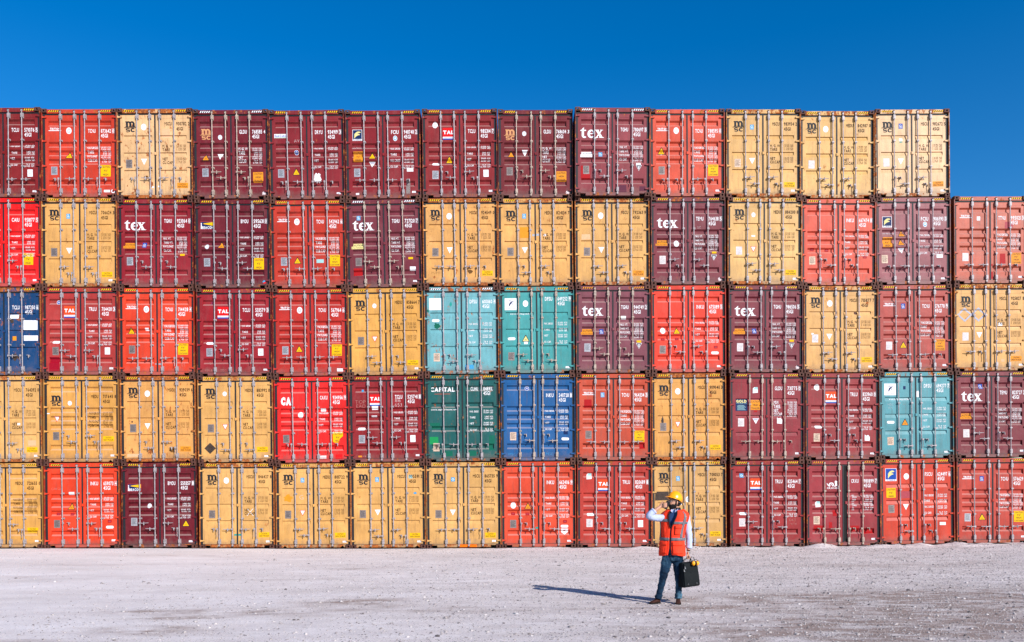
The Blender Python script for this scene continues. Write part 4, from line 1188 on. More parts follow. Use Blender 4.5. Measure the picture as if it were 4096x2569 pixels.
  B_('INKU','662406','9','Q:DHDH',(220,72,52),'gen','peeling badge, triangle',[('circ',-.84,1.41),('ytri',-.36,1.41,'orange'),('rlab',-.84,1.14),('rlab',-.38,1.14),('plate_d',-.84,.80),('rlab',.88,.88),('pill',.86,.70),('badge',.86,.57),'lab',('tape',-.06,.66)],'orange-red'),
  B_('TRLU','820689','1','Q:DHDH',(186,54,52),'gen','torn top sticker, orange logo',['L_tal_o',('torn',-.84,2.38),'pill',('plate_w',-.83,.82),'sq','lab'],'brick red'),
  T_('MSCU','701053','7','Q:HDHD',(214,168,96),'dark scuff, behind worker',['L_msc','gl_light',('patch',-.90,1.72,.46,.30,'soot'),'cau_s','lab',('oval',-.02,1.60)],'tan',n='trap',rust=.5),
  B_('TRLU','825464','7','Q:HHDH',(160,44,50),'gen','blue top sticker, orange logo',['L_tal_o',('blue_sq',-.84,2.40),'pill',('plate_w',-.83,.82),('chalk',.86,.85,'DKT',.08),('chalk',.86,.72,'7A7A',.07)],'deep red',hz='yellow'),
  B_('CRXU','980899','7','P:DHDD',(160,52,64),'cro','seahorse logo, doors ajar',['L_cronos',('torn',-.83,1.42),('plate_r',-.88,.88),('patch',-.80,.60,.40,.18,'touch_red'),('patch',.38,.58,.30,.2,'touch_red'),('patch',.86,.50,.40,.18,'touch_red'),('patch',-.42,.70,.12,.2,'touch_red'),('patch',-.28,1.10,.14,.2,'touch_red'),'lab'],'raspberry red',ajar=1,old=1,hz='orange'),
  B_('FSCU','624497','6','Q:DHDD',(206,60,44),'flo','light blue logo, three ribs',['L_florens_b','circ',('cau_96',-.87,1.75,'yellow',('CAUTION','9\'6"','HIGH'),.155,.165),('wtri',-.38,1.27),('plate_d',-.85,1.22),('patch',-.38,1.68,.32,.24,'pink'),('wlab',.86,.70,.20,.10)],'vermilion',t='A',white=True,low=.18,rust=.35),
  B_('TCNU','576629','8','P:HHHH',(190,64,60),'tri','blue sticker, low triangle',['L_triton',('gl',-.36,2.20),('ytri',-.36,.91),('plate',-.84,.88),('cau_96c',.86,.90),'lab'],'dusty red'),
 ],
]
for r, row in enumerate(SPEC):
    for c, sp in enumerate(row):
        root = container(r, c, sp)
        n = len(root['label'].split())
        if n > 16 or n < 4: print('LABEL LENGTH', n, root['label'])
# ------------------------------------------------------------------ ground
GX = [x - 1.0 * 0 for x, *_ in POS[4]]
GZ = [p[1] for p in POS[4]]
def wall_z(x): return float(np.interp(x, GX, GZ))
def ground_base(x, y):
    """height of the yard: a little higher at the left, flattening towards the camera"""
    t = min(max((y + 26) / 26.0, 0), 1)
    w = wall_z(x) * (t ** .8) if abs(x) < 40 else .05
    return w
def G(x, y):
    z = ground_base(x, y)
    z += .018 * noise.noise((x * .35, y * .35, 3.1)) + .008 * noise.noise((x * 1.4, y * 1.9, 7.7))
    if -26 < y < .4 and abs(x) < 24:
        rgh = .35 + .65 * min(max((x + 8) / 14, 0), 1)
        z += rgh * (.006 * noise.noise((x * 5, y * 6, 1.7)) + .0035 * noise.noise((x * 13, y * 15, 9.7)))
    if y > -1.2 and x > -3 and y < 1: z += min(1, (x + 3) / 11) * .11 * max(0, 1 - abs(y + .25) / .75) * max(0, .12 + noise.noise((x * 1.1, y * .8, 4.4)) * 1.5 + .5 * noise.noise((x * 5, y * 5, 2.4)))
    if y > 0.1: z -= .05
    return z - .010
def axis_pts(lo, hi, step, far, k=1.25):
    a = list(np.arange(lo, hi + step / 2, step)); s = step
    while a[-1] < far: s *= k; a.append(a[-1] + s)
    s = step
    while a[0] > -far: s *= k; a.insert(0, a[0] - s)
    return a
xs = axis_pts(-18.5, 18.5, .085, 900)
ys = axis_pts(-18.5, .6, .075, 900)
nx, ny = len(xs), len(ys)
co = np.empty((ny, nx, 3), np.float32)
tone = np.zeros((ny, nx), np.float32)
# damp or brown stains on the gravel: x, y, half sizes, strength
STAINS = [(-5.89, -14.47, .75, .13, .8), (-5.14, -15.08, .6, .13, 1.0), (-5.04, -16.2, .5, .22, 1.1), (-4.4, -14.6, .9, .22, .5), (-2.83, -13.33, .55, .20, 1.3), (-2.45, -14.2, 1.5, .4, .45),
          (2.9, -14.4, .7, .14, 1.1), (5.1, -13.1, 2.4, .4, .75), (7.2, -14.2, 2.4, .8, .8), (5.8, -16.2, 2.0, .8, 1.0), (8.7, -12.6, 1.8, .5, .7), (3.8, -16.9, 1.8, .5, .6), (-6.5, -17.2, .5, .2, .9),
          (-9.5, -3.0, 1.2, .25, .4), (-10.5, -6.0, 1.6, .2, .35), (-7.0, -9.5, 1.6, .12, .4), (9.5, -7.0, 3.0, .4, .3), (-3.9, -7.2, .7, .12, .7), (.6, -14.5, 1.2, .3, .35), (-12, -9, 2.5, .15, .3)]
STAINS2 = [(u, v, a * 1.3, b * 1.55, k * (.75 if u < 1 else .95)) for u, v, a, b, k in STAINS]
for j, y in enumerate(ys):
    for i, x in enumerate(xs):
        co[j, i] = (x, y, G(x, y))
        if abs(x) < 22 and -20 < y < 1:
            t = 0
            for sx, sy, a, b, k in STAINS2:
                d = ((x - sx) / a) ** 2 + ((y - sy) / b) ** 2
                if d < 4: t += 1.35 * k * math.exp(-d * .9) * (.70 + 1.3 * noise.noise((x * 1.6, y * 4.5, 2)) + .6 * noise.noise((x * 6, y * 14, 5)))
            tone[j, i] = max(0, t)
me = bpy.data.meshes.new('gravel_ground')
idx = np.arange(nx * ny).reshape(ny, nx)
fc = np.stack([idx[:-1, :-1], idx[:-1, 1:], idx[1:, 1:], idx[1:, :-1]], -1).reshape(-1, 4)
me.vertices.add(nx * ny); me.vertices.foreach_set('co', co.ravel())
me.loops.add(fc.size); me.loops.foreach_set('vertex_index', fc.ravel().astype(np.int32))
me.polygons.add(len(fc)); me.polygons.foreach_set('loop_start', np.arange(0, fc.size, 4, dtype=np.int32))
me.polygons.foreach_set('loop_total', np.full(len(fc), 4, np.int32))
me.update(calc_edges=True)
me.polygons.foreach_set('use_smooth', [True] * len(fc))
at = me.attributes.new('stain', 'FLOAT', 'POINT'); at.data.foreach_set('value', tone.ravel())

def ground_mat():
    m, nt, N, Lk, b = new_mat('gravel_ground')
    tc = N.new('ShaderNodeTexCoord')
    sep = N.new('ShaderNodeSeparateXYZ'); Lk.new(tc.outputs['Object'], sep.inputs[0])
    n1 = noise_node(nt, .55, 7, .65, mapping=(.5, 1.2, 1))
    r1 = ramp(N, [(.30, (.62, .56, .535)), (.50, (.71, .65, .63)), (.72, (.78, .725, .71))])
    Lk.new(n1.outputs[0], r1.inputs[0])
    n2 = noise_node(nt, 38, 8, .8)
    r2 = ramp(N, [(.38, (.36, .31, .31)), (.48, (.88, .85, .85)), (.62, (1.0, .985, .98)), (.75, (1.15, 1.14, 1.14))])
    Lk.new(n2.outputs[0], r2.inputs[0])
    # finer and rougher stones towards the right
    mr = N.new('ShaderNodeMapRange'); mr.inputs[1].default_value = -9; mr.inputs[2].default_value = 7; mr.inputs[3].default_value = .45; mr.inputs[4].default_value = 1.0
    Lk.new(sep.outputs[0], mr.inputs[0])
    c = mixc(nt, mr.outputs[0], r1.outputs[0], mixc(nt, 1.0, r1.outputs[0], r2.outputs[0], 'MULTIPLY'))
    n3 = noise_node(nt, 1.8, 6, .7, mapping=(.45, 1.5, 1))
    r3 = ramp(N, [(.44, (0, 0, 0)), (.66, (.60, .60, .60))])
    Lk.new(n3.outputs[0], r3.inputs[0])
    mr2 = math_node(nt, 'SUBTRACT', mr.outputs[0], .30)
    dk = math_node(nt, 'MULTIPLY', r3.outputs[0], mr2)
    dk = math_node(nt, 'MULTIPLY', dk, 1.3)
    c = mixc(nt, dk, c, (.33, .26, .24))
    a = N.new('ShaderNodeAttribute'); a.attribute_name = 'stain'
    st = math_node(nt, 'MULTIPLY', a.outputs['Fac'], 1.15)
    n5 = noise_node(nt, 9, 5, .7, mapping=(.6, 1.5, 1))
    r5 = ramp(N, [(.35, (.35, .35, .35)), (.65, (1, 1, 1))]); Lk.new(n5.outputs[0], r5.inputs[0])
    st = math_node(nt, 'MULTIPLY', st, r5.outputs[0])
    st = math_node(nt, 'MINIMUM', st, .9)
    c = mixc(nt, st, c, (.26, .185, .155))
    Lk.new(c, b.inputs['Base Color'])
    b.inputs['Roughness'].default_value = .95
    b.inputs['Specular IOR Level'].default_value = .1
    hb = math_node(nt, 'MULTIPLY', n2.outputs[0], mr.outputs[0])
    add_bump(nt, b, hb, .75, .02)
    return m
me.materials.append(ground_mat())
gr = obj('ground', me); gr['kind'] = 'structure'

# loose stones
def stones(n, name, seed, smin, smax, octa=False, pw=6):
    rg = np.random.default_rng(seed)
    bm = bmesh.new(); (bmesh.ops.create_icosphere(bm, subdivisions=1, radius=1) if not octa else bmesh.ops.create_uvsphere(bm, u_segments=4, v_segments=2, radius=1)); bmesh.ops.triangulate(bm, faces=bm.faces[:])
    base = np.array([v.co[:] for v in bm.verts], np.float32); tri = np.array([[v.index for v in f.verts] for f in bm.faces], np.int32); bm.free()
    base = base[:]; nv, nf = len(base), len(tri)
    px = np.empty(n); py = np.empty(n); k = 0
    while k < n:
        y = -18.2 + 18.0 * rg.random() ** 1.25 if False else -18.2 + 18.1 * rg.random()
        x = rg.uniform(-1, 1) * (2.0 + .68 * (y + 28))
        dens = .05 + .95 * min(max((x + 9) / 14, 0), 1)
        dens *= .55 + .9 * max(0, noise.noise((x * .5, y * 1.6, 5)) + .35)
        if rg.random() < dens: px[k] = x; py[k] = y; k += 1
    s = smin + (smax - smin) * rg.random(n) ** pw
    V = np.repeat(base[None], n, 0)
    V *= (1 + .28 * rg.standard_normal((n, nv, 1))).astype(np.float32).clip(.6, 1.5)
    sc = np.stack([s * rg.uniform(.8, 1.5, n), s * rg.uniform(.7, 1.2, n), s * rg.uniform(.45, .85, n)], 1)
    V *= sc[:, None, :]
    a = rg.uniform(0, 2 * np.pi, n); ca, sa = np.cos(a)[:, None], np.sin(a)[:, None]
    X = V[:, :, 0] * ca - V[:, :, 1] * sa; Y = V[:, :, 0] * sa + V[:, :, 1] * ca
    zz = np.array([G(px[i], py[i]) for i in range(n)]) + s * .12
    co = np.stack([X + px[:, None], Y + py[:, None], V[:, :, 2] + zz[:, None]], -1).astype(np.float32)
    F = (tri[None] + (np.arange(n) * nv)[:, None, None]).reshape(-1, 3).astype(np.int32)
    me = bpy.data.meshes.new(name)
    me.vertices.add(n * nv); me.vertices.foreach_set('co', co.ravel())
    me.loops.add(F.size); me.loops.foreach_set('vertex_index', F.ravel())
    me.polygons.add(len(F)); me.polygons.foreach_set('loop_start', np.arange(0, F.size, 3, dtype=np.int32)); me.polygons.foreach_set('loop_total', np.full(len(F), 3, np.int32))
    me.update(calc_edges=True)
    at = me.attributes.new('shade', 'FLOAT', 'POINT'); at.data.foreach_set('value', np.repeat(rg.random(n), nv).astype(np.float32))
    return me
def stone_mat():
    m, nt, N, Lk, b = new_mat('loose_stone')
    a = N.new('ShaderNodeAttribute'); a.attribute_name = 'shade'
    r = ramp(N, [(0, (.09, .075, .075)), (.25, (.22, .19, .185)), (.6, (.36, .32, .31)), (1, (.48, .44, .43))])
    Lk.new(a.outputs['Fac'], r.inputs[0]); Lk.new(r.outputs[0], b.inputs['Base Color'])
    b.inputs['Roughness'].default_value = .9; b.inputs['Specular IOR Level'].default_value = .15
    return m
sm = stones(16000, 'loose_stones', 11, .007, .030)
sm.materials.append(stone_mat())
so = obj('loose_stones', sm); so['kind'] = 'stuff'; so['label'] = 'loose pale and grey stones scattered over the gravel yard'; so['category'] = 'stones'

gm = stones(110000, 'fine_gravel', 5, .0045, .014, True, 2.2)
gm.materials.append(sm.materials[0])
go = obj('fine_gravel', gm); go['kind'] = 'stuff'; go['label'] = 'fine pale gravel lying over the whole yard'; go['category'] = 'gravel'

# ------------------------------------------------------------------ the worker
PY = -13.84                 # distance: 14.3 m in front of the camera
PX0 = 2.50                  # world x of local x = 0 (below the middle of his stance)
PZ = G(2.6, PY)
def skin_mat():
    m, nt, N, Lk, b = new_mat('skin')
    n = noise_node(nt, 18, 4, .6)
    r = ramp(N, [(.3, (.36, .165, .10)), (.7, (.47, .24, .155))]); Lk.new(n.outputs[0], r.inputs[0])
    Lk.new(r.outputs[0], b.inputs['Base Color'])
    b.inputs['Roughness'].default_value = .55
    b.inputs['Subsurface Weight'].default_value = .08; b.inputs['Subsurface Radius'].default_value = (.02, .008, .004)
    return m
def cloth_mat(name, c, var=.12, scale=30, rough=.85, fold=.4):
    m, nt, N, Lk, b = new_mat(name)
    n = noise_node(nt, scale, 5, .6)
    r = ramp(N, [(.3, tuple(v * (1 - var) for v in c)), (.7, tuple(min(1, v * (1 + var)) for v in c))]); Lk.new(n.outputs[0], r.inputs[0])
    Lk.new(r.outputs[0], b.inputs['Base Color']); b.inputs['Roughness'].default_value = rough
    b.inputs['Specular IOR Level'].default_value = .2
    f = noise_node(nt, 9, 3, .5, mapping=(1.5, 1.5, .6)); add_bump(nt, b, f.outputs[0], fold, .03)
    return m
def jeans_mat():
    m, nt, N, Lk, b = new_mat('denim')
    n = noise_node(nt, 4.5, 5, .6, mapping=(1.3, 1.3, .6))
    r = ramp(N, [(.35, (.003, .009, .022)), (.50, (.008, .028, .058)), (.66, (.08, .17, .24))]); Lk.new(n.outputs[0], r.inputs[0])
    n2 = noise_node(nt, 9, 3, .5); r2 = ramp(N, [(.71, (0, 0, 0)), (.74, (1, 1, 1))]); Lk.new(n2.outputs[0], r2.inputs[0])
    Lk.new(mixc(nt, r2.outputs[0], r.outputs[0], (.50, .47, .38)), b.inputs['Base Color'])
    b.inputs['Roughness'].default_value = .9; b.inputs['Specular IOR Level'].default_value = .15
    f = noise_node(nt, 7, 4, .55, mapping=(1, 1, 1.8)); add_bump(nt, b, f.outputs[0], .6, .04)
    return m
SK = skin_mat(); JE = jeans_mat()
VE = cloth_mat('orange_red_vest_fabric', (.82, .040, .012), .08, 20, .75, .5)
GT = cloth_mat('grey_reflective_tape', (.125, .12, .135), .12, 60, .4, .1)
SH = cloth_mat('pale_blue_shirt_cloth', (.36, .40, .56), .05, 20, .85, .6)
SH_SHADE = cloth_mat('shaded_shirt_cloth', (.020, .045, .13), .15, 20, .85, .3)  # darker copy of the shirt cloth, shade under the vest put into colour
BK = cloth_mat('black_lining_cloth', (.012, .012, .016), .2, 30, .9, .2)
LE = cloth_mat('brown_suede', (.040, .014, .010), .3, 30, .8, .2)
GLASS = None
HR = cloth_mat('black_hair', (.012, .009, .008), .3, 90, .7, .3)
HH = simple_mat('yellow_helmet_plastic', (.86, .31, .003), .28, 0, .02, 5, 0, .5, linear=True)
BG = cloth_mat('black_bag_nylon', (.0035, .0055, .007), .25, 60, .8, .8)
PL = simple_mat('black_plastic', (.010, .010, .012), .3, 0, .05, 5, 0, .5, linear=True)
MT = simple_mat('bright_metal', (.55, .55, .55), .3, .8, .05, 20, 0, .5, linear=True)
GL = simple_mat('spectacle_lens', (.06, .05, .05), .1, 0, .05, 20, 0, .6, linear=True)
gb = GL.node_tree.nodes['Principled BSDF']; gb.inputs['Transmission Weight'].default_value = .9; gb.inputs['IOR'].default_value = 1.02
for _l in list(gb.inputs['Base Color'].links): GL.node_tree.links.remove(_l)
gb.inputs['Base Color'].default_value = (.8, .8, .8, 1)
YM = simple_mat('yellow_ear_cup_plastic', (.90, .34, .005), .35, 0, .03, 5, 0, .5, linear=True)

def grid_mesh(P, nu, nv, name, mat, closed=True, cap=False, mods=(), smooth=True):
    vs = []; fs = []
    for j in range(nv + 1):
        for i in range(nu + (0 if closed else 1)): vs.append(P(i / nu, j / nv))
    w = nu if closed else nu + 1
    for j in range(nv):
        for i in range(nu):
            a = j * w + i; b = j * w + (i + 1) % w if closed else a + 1
            fs.append((a, b, b + w, a + w))
    if cap: fs.append(tuple(range(w - 1, -1, -1))); fs.append(tuple(range(nv * w, nv * w + w)))
    me = mesh_from(name, vs, fs, [mat], None, smooth)
    return bake(me, name, mods, smooth) if mods else me

# torso surface, shared by body, shirt and vest
TY = R(24)
Lx = Vector((math.cos(TY), -math.sin(TY), 0)); Fx = Vector((-math.sin(TY), -math.cos(TY), 0))
TS = [  # z, cx, lateral, depth
 (.78, .098, .202, .135), (.84, .098, .204, .138), (.95, .098, .194, .134), (1.06, .100, .182, .130), (1.18, .108, .184, .134), (1.30, .120, .196, .140),
 (1.40, .132, .212, .140), (1.46, .142, .214, .132), (1.505, .150, .190, .118), (1.54, .156, .150, .104), (1.565, .160, .112, .092), (1.59, .162, .085, .082)]
def tsec(z):
    zs = [t[0] for t in TS]
    return [float(np.interp(z, zs, [t[k] for t in TS])) for k in (1, 2, 3)]
def torso(th, z, off=0.0, wr=0.0):
    cx, la, de = tsec(z)
    s, c = math.sin(th), math.cos(th)
    e = .86
    s2 = math.copysign(abs(s) ** e, s); c2 = math.copysign(abs(c) ** e, c)
    p = Vector((cx, 0, z)) + Lx * (la + off) * s2 + Fx * (de + off) * c2
    if wr:
        n = noise.noise((math.sin(th) * 2.6, math.cos(th) * 2.6, z * 5.5)) + .5 * noise.noise((math.sin(th) * 7, z * 13, math.cos(th) * 5))
        d = (p - Vector((cx, 0, z))).normalized(); p += d * n * wr
    return p

person = empty('person', (PX0, PY, PZ))
person['label'] = 'man in yellow hard hat and orange vest phoning on the gravel, holding a black bag'
person['category'] = 'person'

# --- body: one continuous surface (overlapping limbs merged by a voxel remesh)
HC = Vector((.140, -.010, 1.700))
FA = R(-70)                 # facing: mostly towards picture left
hf = Vector((math.sin(FA) * math.cos(R(6)), -math.cos(FA) * math.cos(R(6)), math.sin(R(6))))
hs_ = Vector((0, 0, 1)).cross(hf).normalized(); hu = hf.cross(hs_).normalized()
def hp(f, s, u): return HC + hf * f + hs_ * s + hu * u
def head_point(th, ph, off=0.0):
    """th around (0 = face forward), ph from top"""
    f = math.sin(ph) * math.cos(th); s = math.sin(ph) * math.sin(th); u = math.cos(ph)
    rf, rs, ru = .098, .077, .128
    if u < 0: rs *= 1 - .30 * abs(u) ** 1.4; rf *= 1 - .06 * abs(u)
    x = f * rf + (.014 if u < -.2 and f > 0 else 0) * f; y = s * rs; z = u * ru
    if f > 0:
        x += .030 * math.exp(-((s / .18) ** 2)) * math.exp(-(((u + .16) / .13) ** 2))          # nose
        x += .008 * math.exp(-((s / .5) ** 2)) * math.exp(-(((u - .18) / .10) ** 2))           # brow
        x -= .012 * math.exp(-(((abs(s) - .34) / .16) ** 2)) * math.exp(-(((u - .02) / .10) ** 2))  # eye sockets
        x += .010 * math.exp(-((s / .30) ** 2)) * math.exp(-(((u + .52) / .07) ** 2))          # lips
        x += .014 * math.exp(-((s / .35) ** 2)) * math.exp(-(((u + .86) / .14) ** 2))          # chin
    k = 1 + off / .1
    return hp(x * k, y * k, z * k)
mb = MB()
nu, nv = 40, 30
vs = [head_point(2 * math.pi * i / nu, math.pi * j / nv) for j in range(nv + 1) for i in range(nu)]
mb.add(vs, [(j * nu + i, j * nu + (i + 1) % nu, (j + 1) * nu + (i + 1) % nu, (j + 1) * nu + i) for j in range(nv) for i in range(nu)])
for s in (-1, 1):
    mb.ellipsoid(hp(-.005, s * .078, -.005), .018, .012, .030, 12, 8)
mb.tube([(.165, .01, 1.46), (.160, .005, 1.56), tuple(hp(-.02, 0, -.06))], [.068, .062, .060], 16)
def tloft(z0, z1, n, off):
    vs = [torso(2 * math.pi * i / 32, z0 + (z1 - z0) * j / n, off) for j in range(n + 1) for i in range(32)]
    fs = [(j * 32 + i, j * 32 + (i + 1) % 32, (j + 1) * 32 + (i + 1) % 32, (j + 1) * 32 + i) for j in range(n) for i in range(32)]
    fs += [tuple(range(31, -1, -1)), tuple(range(n * 32, n * 32 + 32))]
    return vs, fs
mb.add(*tloft(.80, 1.585, 14, -.035))
# legs
LL = [(.045, .0, .86), (-.005, -.02, .70), (-.055, -.045, .50), (-.085, -.02, .32), (-.130, .015, .09)]
RL = [(.180, .0, .86), (.192, -.01, .70), (.200, -.03, .49), (.205, .0, .30), (.200, .01, .09)]
for Q in (LL, RL): mb.tube(Q, [.080, .074, .052, .046, .034], 14)
mb.tube([(-.130, .03, .055), (-.20, -.01, .036), (-.235, -.03, .032)], [.026, .020, .014], 10)
mb.tube([(.200, .03, .055), (.190, -.05, .036), (.182, -.10, .032)], [.026, .020, .014], 10)
# arms
AR = [(.330, .02, 1.450), (.350, .015, 1.34), (.372, .005, 1.20), (.382, -.010, 1.08), (.372, -.035, .97), (.358, -.055, .885)]
mb.tube(AR, [.050, .050, .042, .041, .034, .026], 12)
ALu = [(-.050, .0, 1.435), (-.13, -.03, 1.440), (-.22, -.055, 1.448), (-.292, -.075, 1.475)]
mb.tube(ALu, [.050, .047, .043, .038], 12)
AFo = [(-.292, -.075, 1.475), (-.225, -.075, 1.535), (-.165, -.070, 1.585), (-.105, -.060, 1.628)]
mb.tube(AFo, [.041, .040, .033, .026], 12)
# left hand (picture right) gripping the bag handle at HZ
HG = Vector((.350, -.070, .800))
mb.ellipsoid(HG + Vector((0, .012, .030)), .020, .042, .048, 12, 8)
for k in range(4):
    yy = -.032 + k * .021 + HG.y + .006
    l = (1.0, 1.08, 1.02, .85)[k]
    mb.tube([(HG.x + .012, yy, HG.z + .010), (HG.x + .026, yy, HG.z - .018 * l), (HG.x + .012, yy, HG.z - .042 * l), (HG.x - .012, yy, HG.z - .038 * l), (HG.x - .020, yy, HG.z - .018)], [.0105, .010, .0095, .009, .008], 8)
mb.tube([(HG.x - .008, HG.y - .030, HG.z + .035), (HG.x - .026, HG.y - .042, HG.z + .004), (HG.x - .014, HG.y - .036, HG.z - .020)], [.013, .0115, .009], 8)
# right hand (picture left) round the phone
PHC = Vector((-.028, -.080, 1.652))
mb.ellipsoid((-.080, -.062, 1.645), .042, .026, .040, 12, 8)
for k in range(4):
    z = 1.682 - k * .021
    l = (.95, 1.05, 1.0, .82)[k]
    mb.tube([(-.070, -.090, z - .006), (-.050, -.112, z), (-.022 * l, -.112, z + .004), (.000 * l, -.104, z + .004)], [.0105, .010, .0095, .008], 8)
mb.tube([(-.095, -.050, 1.655), (-.075, -.045, 1.695), (-.045, -.052, 1.712)], [.013, .012, .009], 8)
bme = mb.mesh('body', [SK])
bme = bake(bme, 'person_body', [('REMESH', {'mode': 'VOXEL', 'voxel_size': .0052}), ('SMOOTH', {'factor': .5, 'iterations': 3})])
body = obj('body', bme, person)

# --- head details
mb = MB()
for s in (-1, 1):
    mb.ellipsoid(hp(.086, s * .030, .006), .008, .012, .007, 10, 6, 0)
    mb.ellipsoid(hp(.0905, s * .031, .006), .004, .005, .005, 8, 6, 1)
obj('eyes', mb.mesh('eyes', [M['white'], HR], True), person)
def cap_mesh(name, cond, off, mat):
    nu, nv = 56, 40; keep = {}
    vs = []; fs = []
    def vid(i, j):
        i %= nu
        if (i, j) not in keep:
            th, ph = 2 * math.pi * i / nu, math.pi * j / nv
            o = off + .003 * noise.noise((i * .9, j * .9, 2.2))
            keep[i, j] = len(vs); vs.append(head_point(th, ph, o))
        return keep[i, j]
    for j in range(nv):
        for i in range(nu):
            th, ph = 2 * math.pi * (i + .5) / nu, math.pi * (j + .5) / nv
            th = (th + math.pi) % (2 * math.pi) - math.pi
            if cond(abs(th), ph): fs.append((vid(i, j), vid(i + 1, j), vid(i + 1, j + 1), vid(i, j + 1)))
    me = mesh_from(name, vs, fs, [mat])
    return bake(me, name, [('SOLIDIFY', {'thickness': .010, 'offset': 0})])
obj('beard', cap_mesh('beard', lambda t, p: (p > 1.86 and t < 1.65 and not (t < .36 and 2.02 < p < 2.10) and not (p < 2.0 and .42 < t < .95)) or (1.40 < t < 1.60 and 1.45 < p), .006, HR), person)
obj('hair', cap_mesh('hair', lambda t, p: (p < 1.25 and t > .7) or (t > 1.75 and p < 2.05), .006, HR), person)
# glasses
mb = MB()
for s in (-1, 1):
    c = hp(.104, s * .031, .012)
    pts = [c + hs_ * (.023 * math.cos(a)) + hu * (.012 * math.sin(a)) for a in [2 * math.pi * i / 14 for i in range(15)]]
    mb.tube(pts, .0022, 6, 0, False)
    mb.tube([hp(.100, s * .054, .016), hp(.05, s * .078, .016), hp(-.01, s * .080, .008)], .0022, 6, 0)
    lens = [c + hs_ * (.021 * math.cos(a)) + hu * (.010 * math.sin(a)) for a in [2 * math.pi * i / 14 for i in range(14)]]
    b0 = len(mb.v); mb.v += [tuple(v) for v in lens]; mb.f.append(tuple(range(b0, b0 + 14))); mb.m.append(1)
mb.tube([hp(.107, -.009, .014), hp(.110, 0, .017), hp(.107, .009, .014)], .0022, 6, 0)
obj('glasses', mb.mesh('glasses', [PL, GL], True), person)

# --- hard hat
CH = Vector((.150, -.008, 1.748)); tl = R(21)
df = Vector((math.sin(FA) * math.cos(tl), -math.cos(FA) * math.cos(tl), math.sin(tl)))
dsd = Vector((0, 0, 1)).cross(df).normalized(); du = df.cross(dsd).normalized()
def dome(u, v):
    th = 2 * math.pi * u; ph = math.pi / 2 * v
    r = math.cos(ph) ** .92
    f = math.cos(th) * r * .130; s = math.sin(th) * r * .106; z = math.sin(ph) * .136
    z += .006 * math.exp(-((s / .016) ** 2)) * (1 if ph > .5 else ph / .5)
    return CH + df * f + dsd * s + du * z
hat = empty('hard_hat', (0, 0, 0), 0, person)
shell = grid_mesh(dome, 48, 18, 'shell', HH, mods=[('SOLIDIFY', {'thickness': .004, 'offset': -1})])
hat_shell = obj('shell', shell, person); bpy.data.objects.remove(hat)
hat_shell.name = 'hard_hat'
def brim(u, v):
    th = 2 * math.pi * u
    ext = .012 + .052 * max(0, math.cos(th)) ** 1.6
    f = math.cos(th) * (.128 + ext * v); s = math.sin(th) * (.104 + (.012 + .01 * max(0, math.cos(th))) * v)
    z = .006 - .014 * v - .018 * max(0, -math.cos(th)) - .010 * v * max(0, math.cos(th))
    return CH + df * f + dsd * s + du * z
obj('brim', grid_mesh(brim, 48, 4, 'brim', HH, mods=[('SOLIDIFY', {'thickness': .004, 'offset': 0})]), hat_shell)
mb = MB()
band_pts = [CH + df * (-.121 * math.cos(a)) + dsd * (.095 * math.sin(a)) + du * -.038 for a in [(-1.3 + 2.6 * i / 16) for i in range(17)]]
mb.tube(band_pts, .010, 8, 0, True, 1.6)
mb.ellipsoid(CH + df * -.133 + du * -.04, .018, .018, .016, 10, 6, 1)
obj('headband', mb.mesh('headband', [PL, M['white']], True), hat_shell)

# --- shirt
def sleeve(pts, rad, wr=.006, n=18, seed=1.0):
    m = MB(); P = [Vector(p) for p in pts]
    fine = []; fr = []
    for a, b, ra, rb in zip(P, P[1:], rad, rad[1:]):
        for k in range(6): fine.append(a.lerp(b, k / 6)); fr.append(ra + (rb - ra) * k / 6)
    fine.append(P[-1]); fr.append(rad[-1])
    for i in range(1, len(fine) - 1): fine[i] = (fine[i - 1] + fine[i] * 2 + fine[i + 1]) / 4
    m.tube(fine, fr, n)
    for i, v in enumerate(m.v):
        q = Vector(v); c = fine[min(i // n, len(fine) - 1)]
        d = (q - c); ln = d.length or 1
        w = noise.noise((q.x * 9 + seed, q.y * 9, q.z * 16)) + .5 * noise.noise((q.x * 20, q.y * 20 + seed, q.z * 34))
        m.v[i] = tuple(q + d / ln * w * wr)
    return m
mb = MB()
vs, fs = tloft(.86, 1.575, 16, -.012)
mb.add(vs, fs, 1)  # torso takes the darker cloth with the shade painted in
for m_ in (sleeve([(.290, .03, 1.475), (.335, .02, 1.445), (.352, .015, 1.34), (.374, .005, 1.20), (.384, -.010, 1.08), (.378, -.030, .985), (.374, -.038, .945)], [.062, .074, .066, .060, .056, .050, .052], .008),
           sleeve([(.03, .0, 1.44), (-.05, -.005, 1.435), (-.14, -.032, 1.435), (-.225, -.055, 1.448), (-.300, -.077, 1.470), (-.265, -.078, 1.515), (-.215, -.075, 1.555)], [.070, .064, .058, .056, .058, .056, .053], .008, seed=5.0)):
    mb.add(m_.v, m_.f, 0)
# rolled cuffs
mb.tube([(.375, -.036, .955), (.372, -.040, .925)], [.054, .053], 18)
mb.tube([(-.226, -.075, 1.545), (-.203, -.074, 1.565)], [.056, .055], 18)
obj('shirt', mb.mesh('shirt', [SH, SH_SHADE], True), person)
# shirt collar
mb = MB()
for s in (-1, 1):
    a = torso(R(5 * s), 1.525, .004); b = torso(R(20 * s), 1.550, .008); c = Vector((.160 - Lx.x * 0, 0, 1.60)) + Lx * s * .055 + Fx * .045; d_ = Vector((.160, 0, 1.585)) + Lx * s * .012 + Fx * .062
    mb.add([a, b, c, d_], [(0, 1, 2, 3)])
me = mb.mesh('collar', [SH]); me = bake(me, 'collar', [('SOLIDIFY', {'thickness': .006})], False)
obj('collar', me, person)

